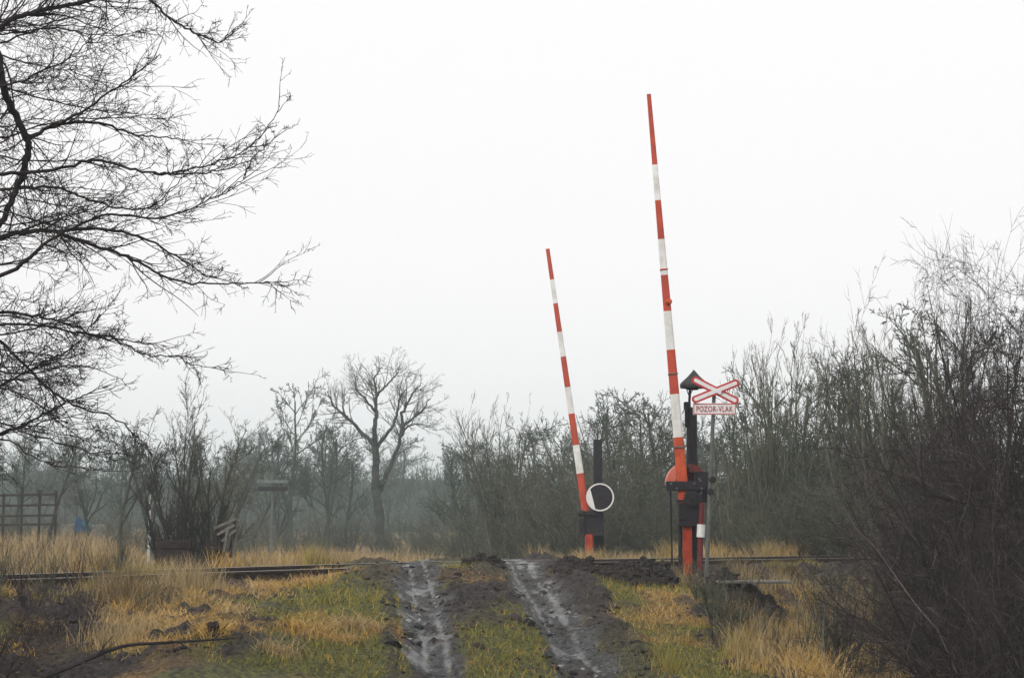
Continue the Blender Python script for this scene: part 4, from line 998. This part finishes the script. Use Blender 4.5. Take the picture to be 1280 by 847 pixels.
tufts(14000, (-8, -1.4), (16, 27), lambda x, y: (S(x, y) < -1.0) * sst(.42, .56, fbm(x, y, .7, 15) + .1 * sst(-2, -4, x) + .12 * sst(20, 22, y)) * (x < road_c(y) - 1.3) * (1 - .85 * sst(-.215, -.245, x / y)), .2, .6, .009, 1.25, [STRAW, YEL, TAN], [4, 3, 2], 'dead_grass', 'matted golden dead grass on the left verge', 480, .11)
tufts(3600, (-9, -2.6), (15.5, 26), lambda x, y: (S(x, y) < -1.3) * sst(.38, .58, fbm(x, y, .5, 22)) * sst(-2.4, -4.2, x - road_c(y)) * (1 - .93 * sst(-.215, -.245, x / y)) * (y > 16.6), .42, .6, .0065, .5, [TAN, STRAW, BROWN, OLIVE], [5, 2, 2, 1], 'tall_dry_grass', 'tall thin dry grass on the left bank below the rails', 520, .2)
tufts(20000, (1.6, 8), (15.5, 27), lambda x, y: (S(x, y) < -1.2) * sst(.40, .56, fbm(x, y, .6, 25)) * sst(2.0, 3.0, x - road_c(y)), .42, .6, .0065, .55, [STRAW, TAN, BROWN, OLIVE], [3, 3, 2, 2], 'tall_dry_grass', 'dry straw and weeds on the right verge below the thicket', 330, .12)
# straw behind and along the tracks
tufts(6500, (2.6, 6.5), (15.6, 22), lambda x, y: sst(.35, .5, fbm(x, y, .9, 29)) * (x > road_c(y) + 2.2), .42, .6, .007, .8, [STRAW, TAN, YEL], [3, 3, 2], 'straw_clumps', 'pale straw clumps at the foot of the right thicket', 130, .1)
tufts(52000, (-14, 12), (12, 46), lambda x, y: (S(x, y) > 2.7) * (S(x, y) < 7.5) * (np.abs(x - road_c(y) - .2) > 1.5) * (1 - .92 * ((x / y > -.222) & (x / y < -.155) & (y < 28.6))), .46, .6, .012, .6, [STRAW, TAN, YEL, BROWN, OLIVE], [2.5, 5, 1, 2, .8], 'trackside_straw', 'dull golden tall grass along the far side of the rails', 2600, .14)
tufts(9000, (-10, 9), (14, 38), lambda x, y: (S(x, y) > .35) * (S(x, y) < 1.2) * off_road(x, y) * .8, .16, .6, .009, .9, [TAN, STRAW, OLIVE], [3, 2, 2], 'trackbed_grass', 'thin dry grass growing between the rails', 500, .12)
tufts(3200, (-9, -4.4), (13, 24), lambda x, y: (S(x, y) > -1.6) * (S(x, y) < -.2) * sst(-4.5, -5, x), .22, .5, .008, .7, [TAN, BROWN, YEL, OLIVE], [3, 2, 1, 2], 'rail_edge_grass', 'yellowish grass half hiding the rail at the far left', 260, .1)
tufts(14000, (-10, 10), (13, 38), lambda x, y: (S(x, y) > -2.6) * (S(x, y) < -.25) * (np.abs(x - road_c(y)) > 2.6) * sst(.42, .55, fbm(x, y, .8, 28)), .26, .6, .008, .9, [TAN, STRAW, BROWN, OLIVE], [3, 2, 2, 2], 'bank_grass', 'dry grass hanging over the dark track bank', 520, .1)
tufts(40000, (-38, 30), (36, 78), lambda x, y: (S(x, y) > 7) * sst(.25, .5, fbm(x, y, .1, 44)), .75, .6, .022, .6, [TAN, STRAW, BROWN], [5, 3, 2], 'field_grass', 'pale brown tall grass over the field', 3800, .3)

tufts(15000, (-16, -3), (20, 48), lambda x, y: (S(x, y) > 2.6) * (S(x, y) < 9) * sst(-.20, -.23, x / y), .66, .5, .011, .5, [TAN, BROWN, OLIVE], [6, 3, 1], 'left_field_grass', 'taller brown grass behind the rails on the left', 1300, .16)

# ------------------------------------------------------------------ clods and stones
def icos():
    bm = bmesh.new(); bmesh.ops.create_icosphere(bm, subdivisions=1, radius=1)
    v = np.array([x.co[:] for x in bm.verts]); f = np.array([[q.index for q in x.verts] for x in bm.faces]); bm.free(); return v, f
IV, IF = icos()
def lumps(name, label, X_, Y_, Z_, R_, material, cols=None, flat=.65):
    N = len(X_)
    v = IV[None] * R_[:, None, None] * rng.uniform(.6, 1.35, (N, 1, 3)) * (1 + rng.normal(0, .2, (N, 12, 1)))
    a = rng.uniform(0, 6.28, N); ca_, sa_ = np.cos(a)[:, None], np.sin(a)[:, None]
    v = np.stack([v[..., 0] * ca_ - v[..., 1] * sa_, v[..., 0] * sa_ + v[..., 1] * ca_, v[..., 2] * flat], -1)
    v += np.stack([X_, Y_, Z_], -1)[:, None]
    me = np_mesh(name, v.reshape(-1, 3), (IF[None] + (np.arange(N) * 12)[:, None, None]).reshape(-1, 3), material)
    if cols is not None:
        at_ = me.color_attributes.new('tint', 'FLOAT_COLOR', 'POINT')
        at_.data.foreach_set('color', np.repeat(np.concatenate([cols, np.ones((N, 1))], 1), 12, axis=0).astype(np.float32).reshape(-1))
    return prop(link(name, me), label, kind='stuff')
N = 60000
X_ = rng.uniform(-6.5, 6.5, N); Y_ = rng.uniform(16, 31, N); m_, w_, st_, ru_, s0_, dx0_ = masks(X_, Y_)
keep = (rng.random(N) < m_ * (1 - .86 * ru_) * (.25 + .9 * sst(.35, .65, vn(X_, Y_, 2.2, 81)))) & (w_ < .3) & ((s0_ < -.15) | (s0_ > 1.7))
X_, Y_, ru_ = X_[keep][:16000], Y_[keep][:16000], ru_[keep][:16000]
cl = palette(len(X_), [(.016, .012, .012), (.045, .033, .029), (.085, .066, .056)], [4, 3, 1.2], .3); gr_ = palette(len(X_), [(.03, .03, .031), (.10, .10, .10), (.26, .26, .255)], [4, 4, 1.2], .3)
lumps('mud_clods', 'small clods and grit lying on the muddy track and track bank', X_, Y_, ground(X_, Y_) + .005, rng.gamma(2.2, .009, len(X_)) + .006, M['blade'], np.where((ru_ > .4)[:, None], gr_, cl))
xs_, ys_, zs_, rs_ = [], [], [], []
dg = bpy.context.evaluated_depsgraph_get(); bpy.context.view_layer.update()
for o_ in [o_ for o_ in bpy.data.objects if o_.name.startswith('earth_mound')]:
    c_ = np.array([v.co[:] for v in o_.data.vertices]) + np.array(o_.location)
    up_ = c_[:, 2] > ground(c_[:, 0], c_[:, 1]) - .01
    c_ = c_[up_]; pick = rng.choice(len(c_), min(900, len(c_)))
    xs_.append(c_[pick, 0]); ys_.append(c_[pick, 1]); zs_.append(c_[pick, 2]); rs_.append(rng.gamma(2.2, .009, len(pick)) + .008)
lumps('earth_clods', 'loose dark clods on the heaps of turned earth', *[np.concatenate(q) for q in (xs_, ys_, zs_, rs_)], M['earth'], None, .8)

# ------------------------------------------------------------------ haze
hz = bpy.data.materials.new('haze'); hz.use_nodes = True
n = hz.node_tree.nodes; n.remove(n['Principled BSDF'])
pv = n.new('ShaderNodeVolumePrincipled'); pv.inputs['Color'].default_value = (.76, .89, .91, 1); pv.inputs['Density'].default_value = .00138
hz.node_tree.links.new(pv.outputs[0], n['Material Output'].inputs['Volume'])
bm = bmesh.new(); add_box(bm, (0, 400, 10.5), (2200, 1300, 27)); o = done(bm, 'haze', hz); prop(o, kind='stuff')

if __name__ == '__main__':
    pass
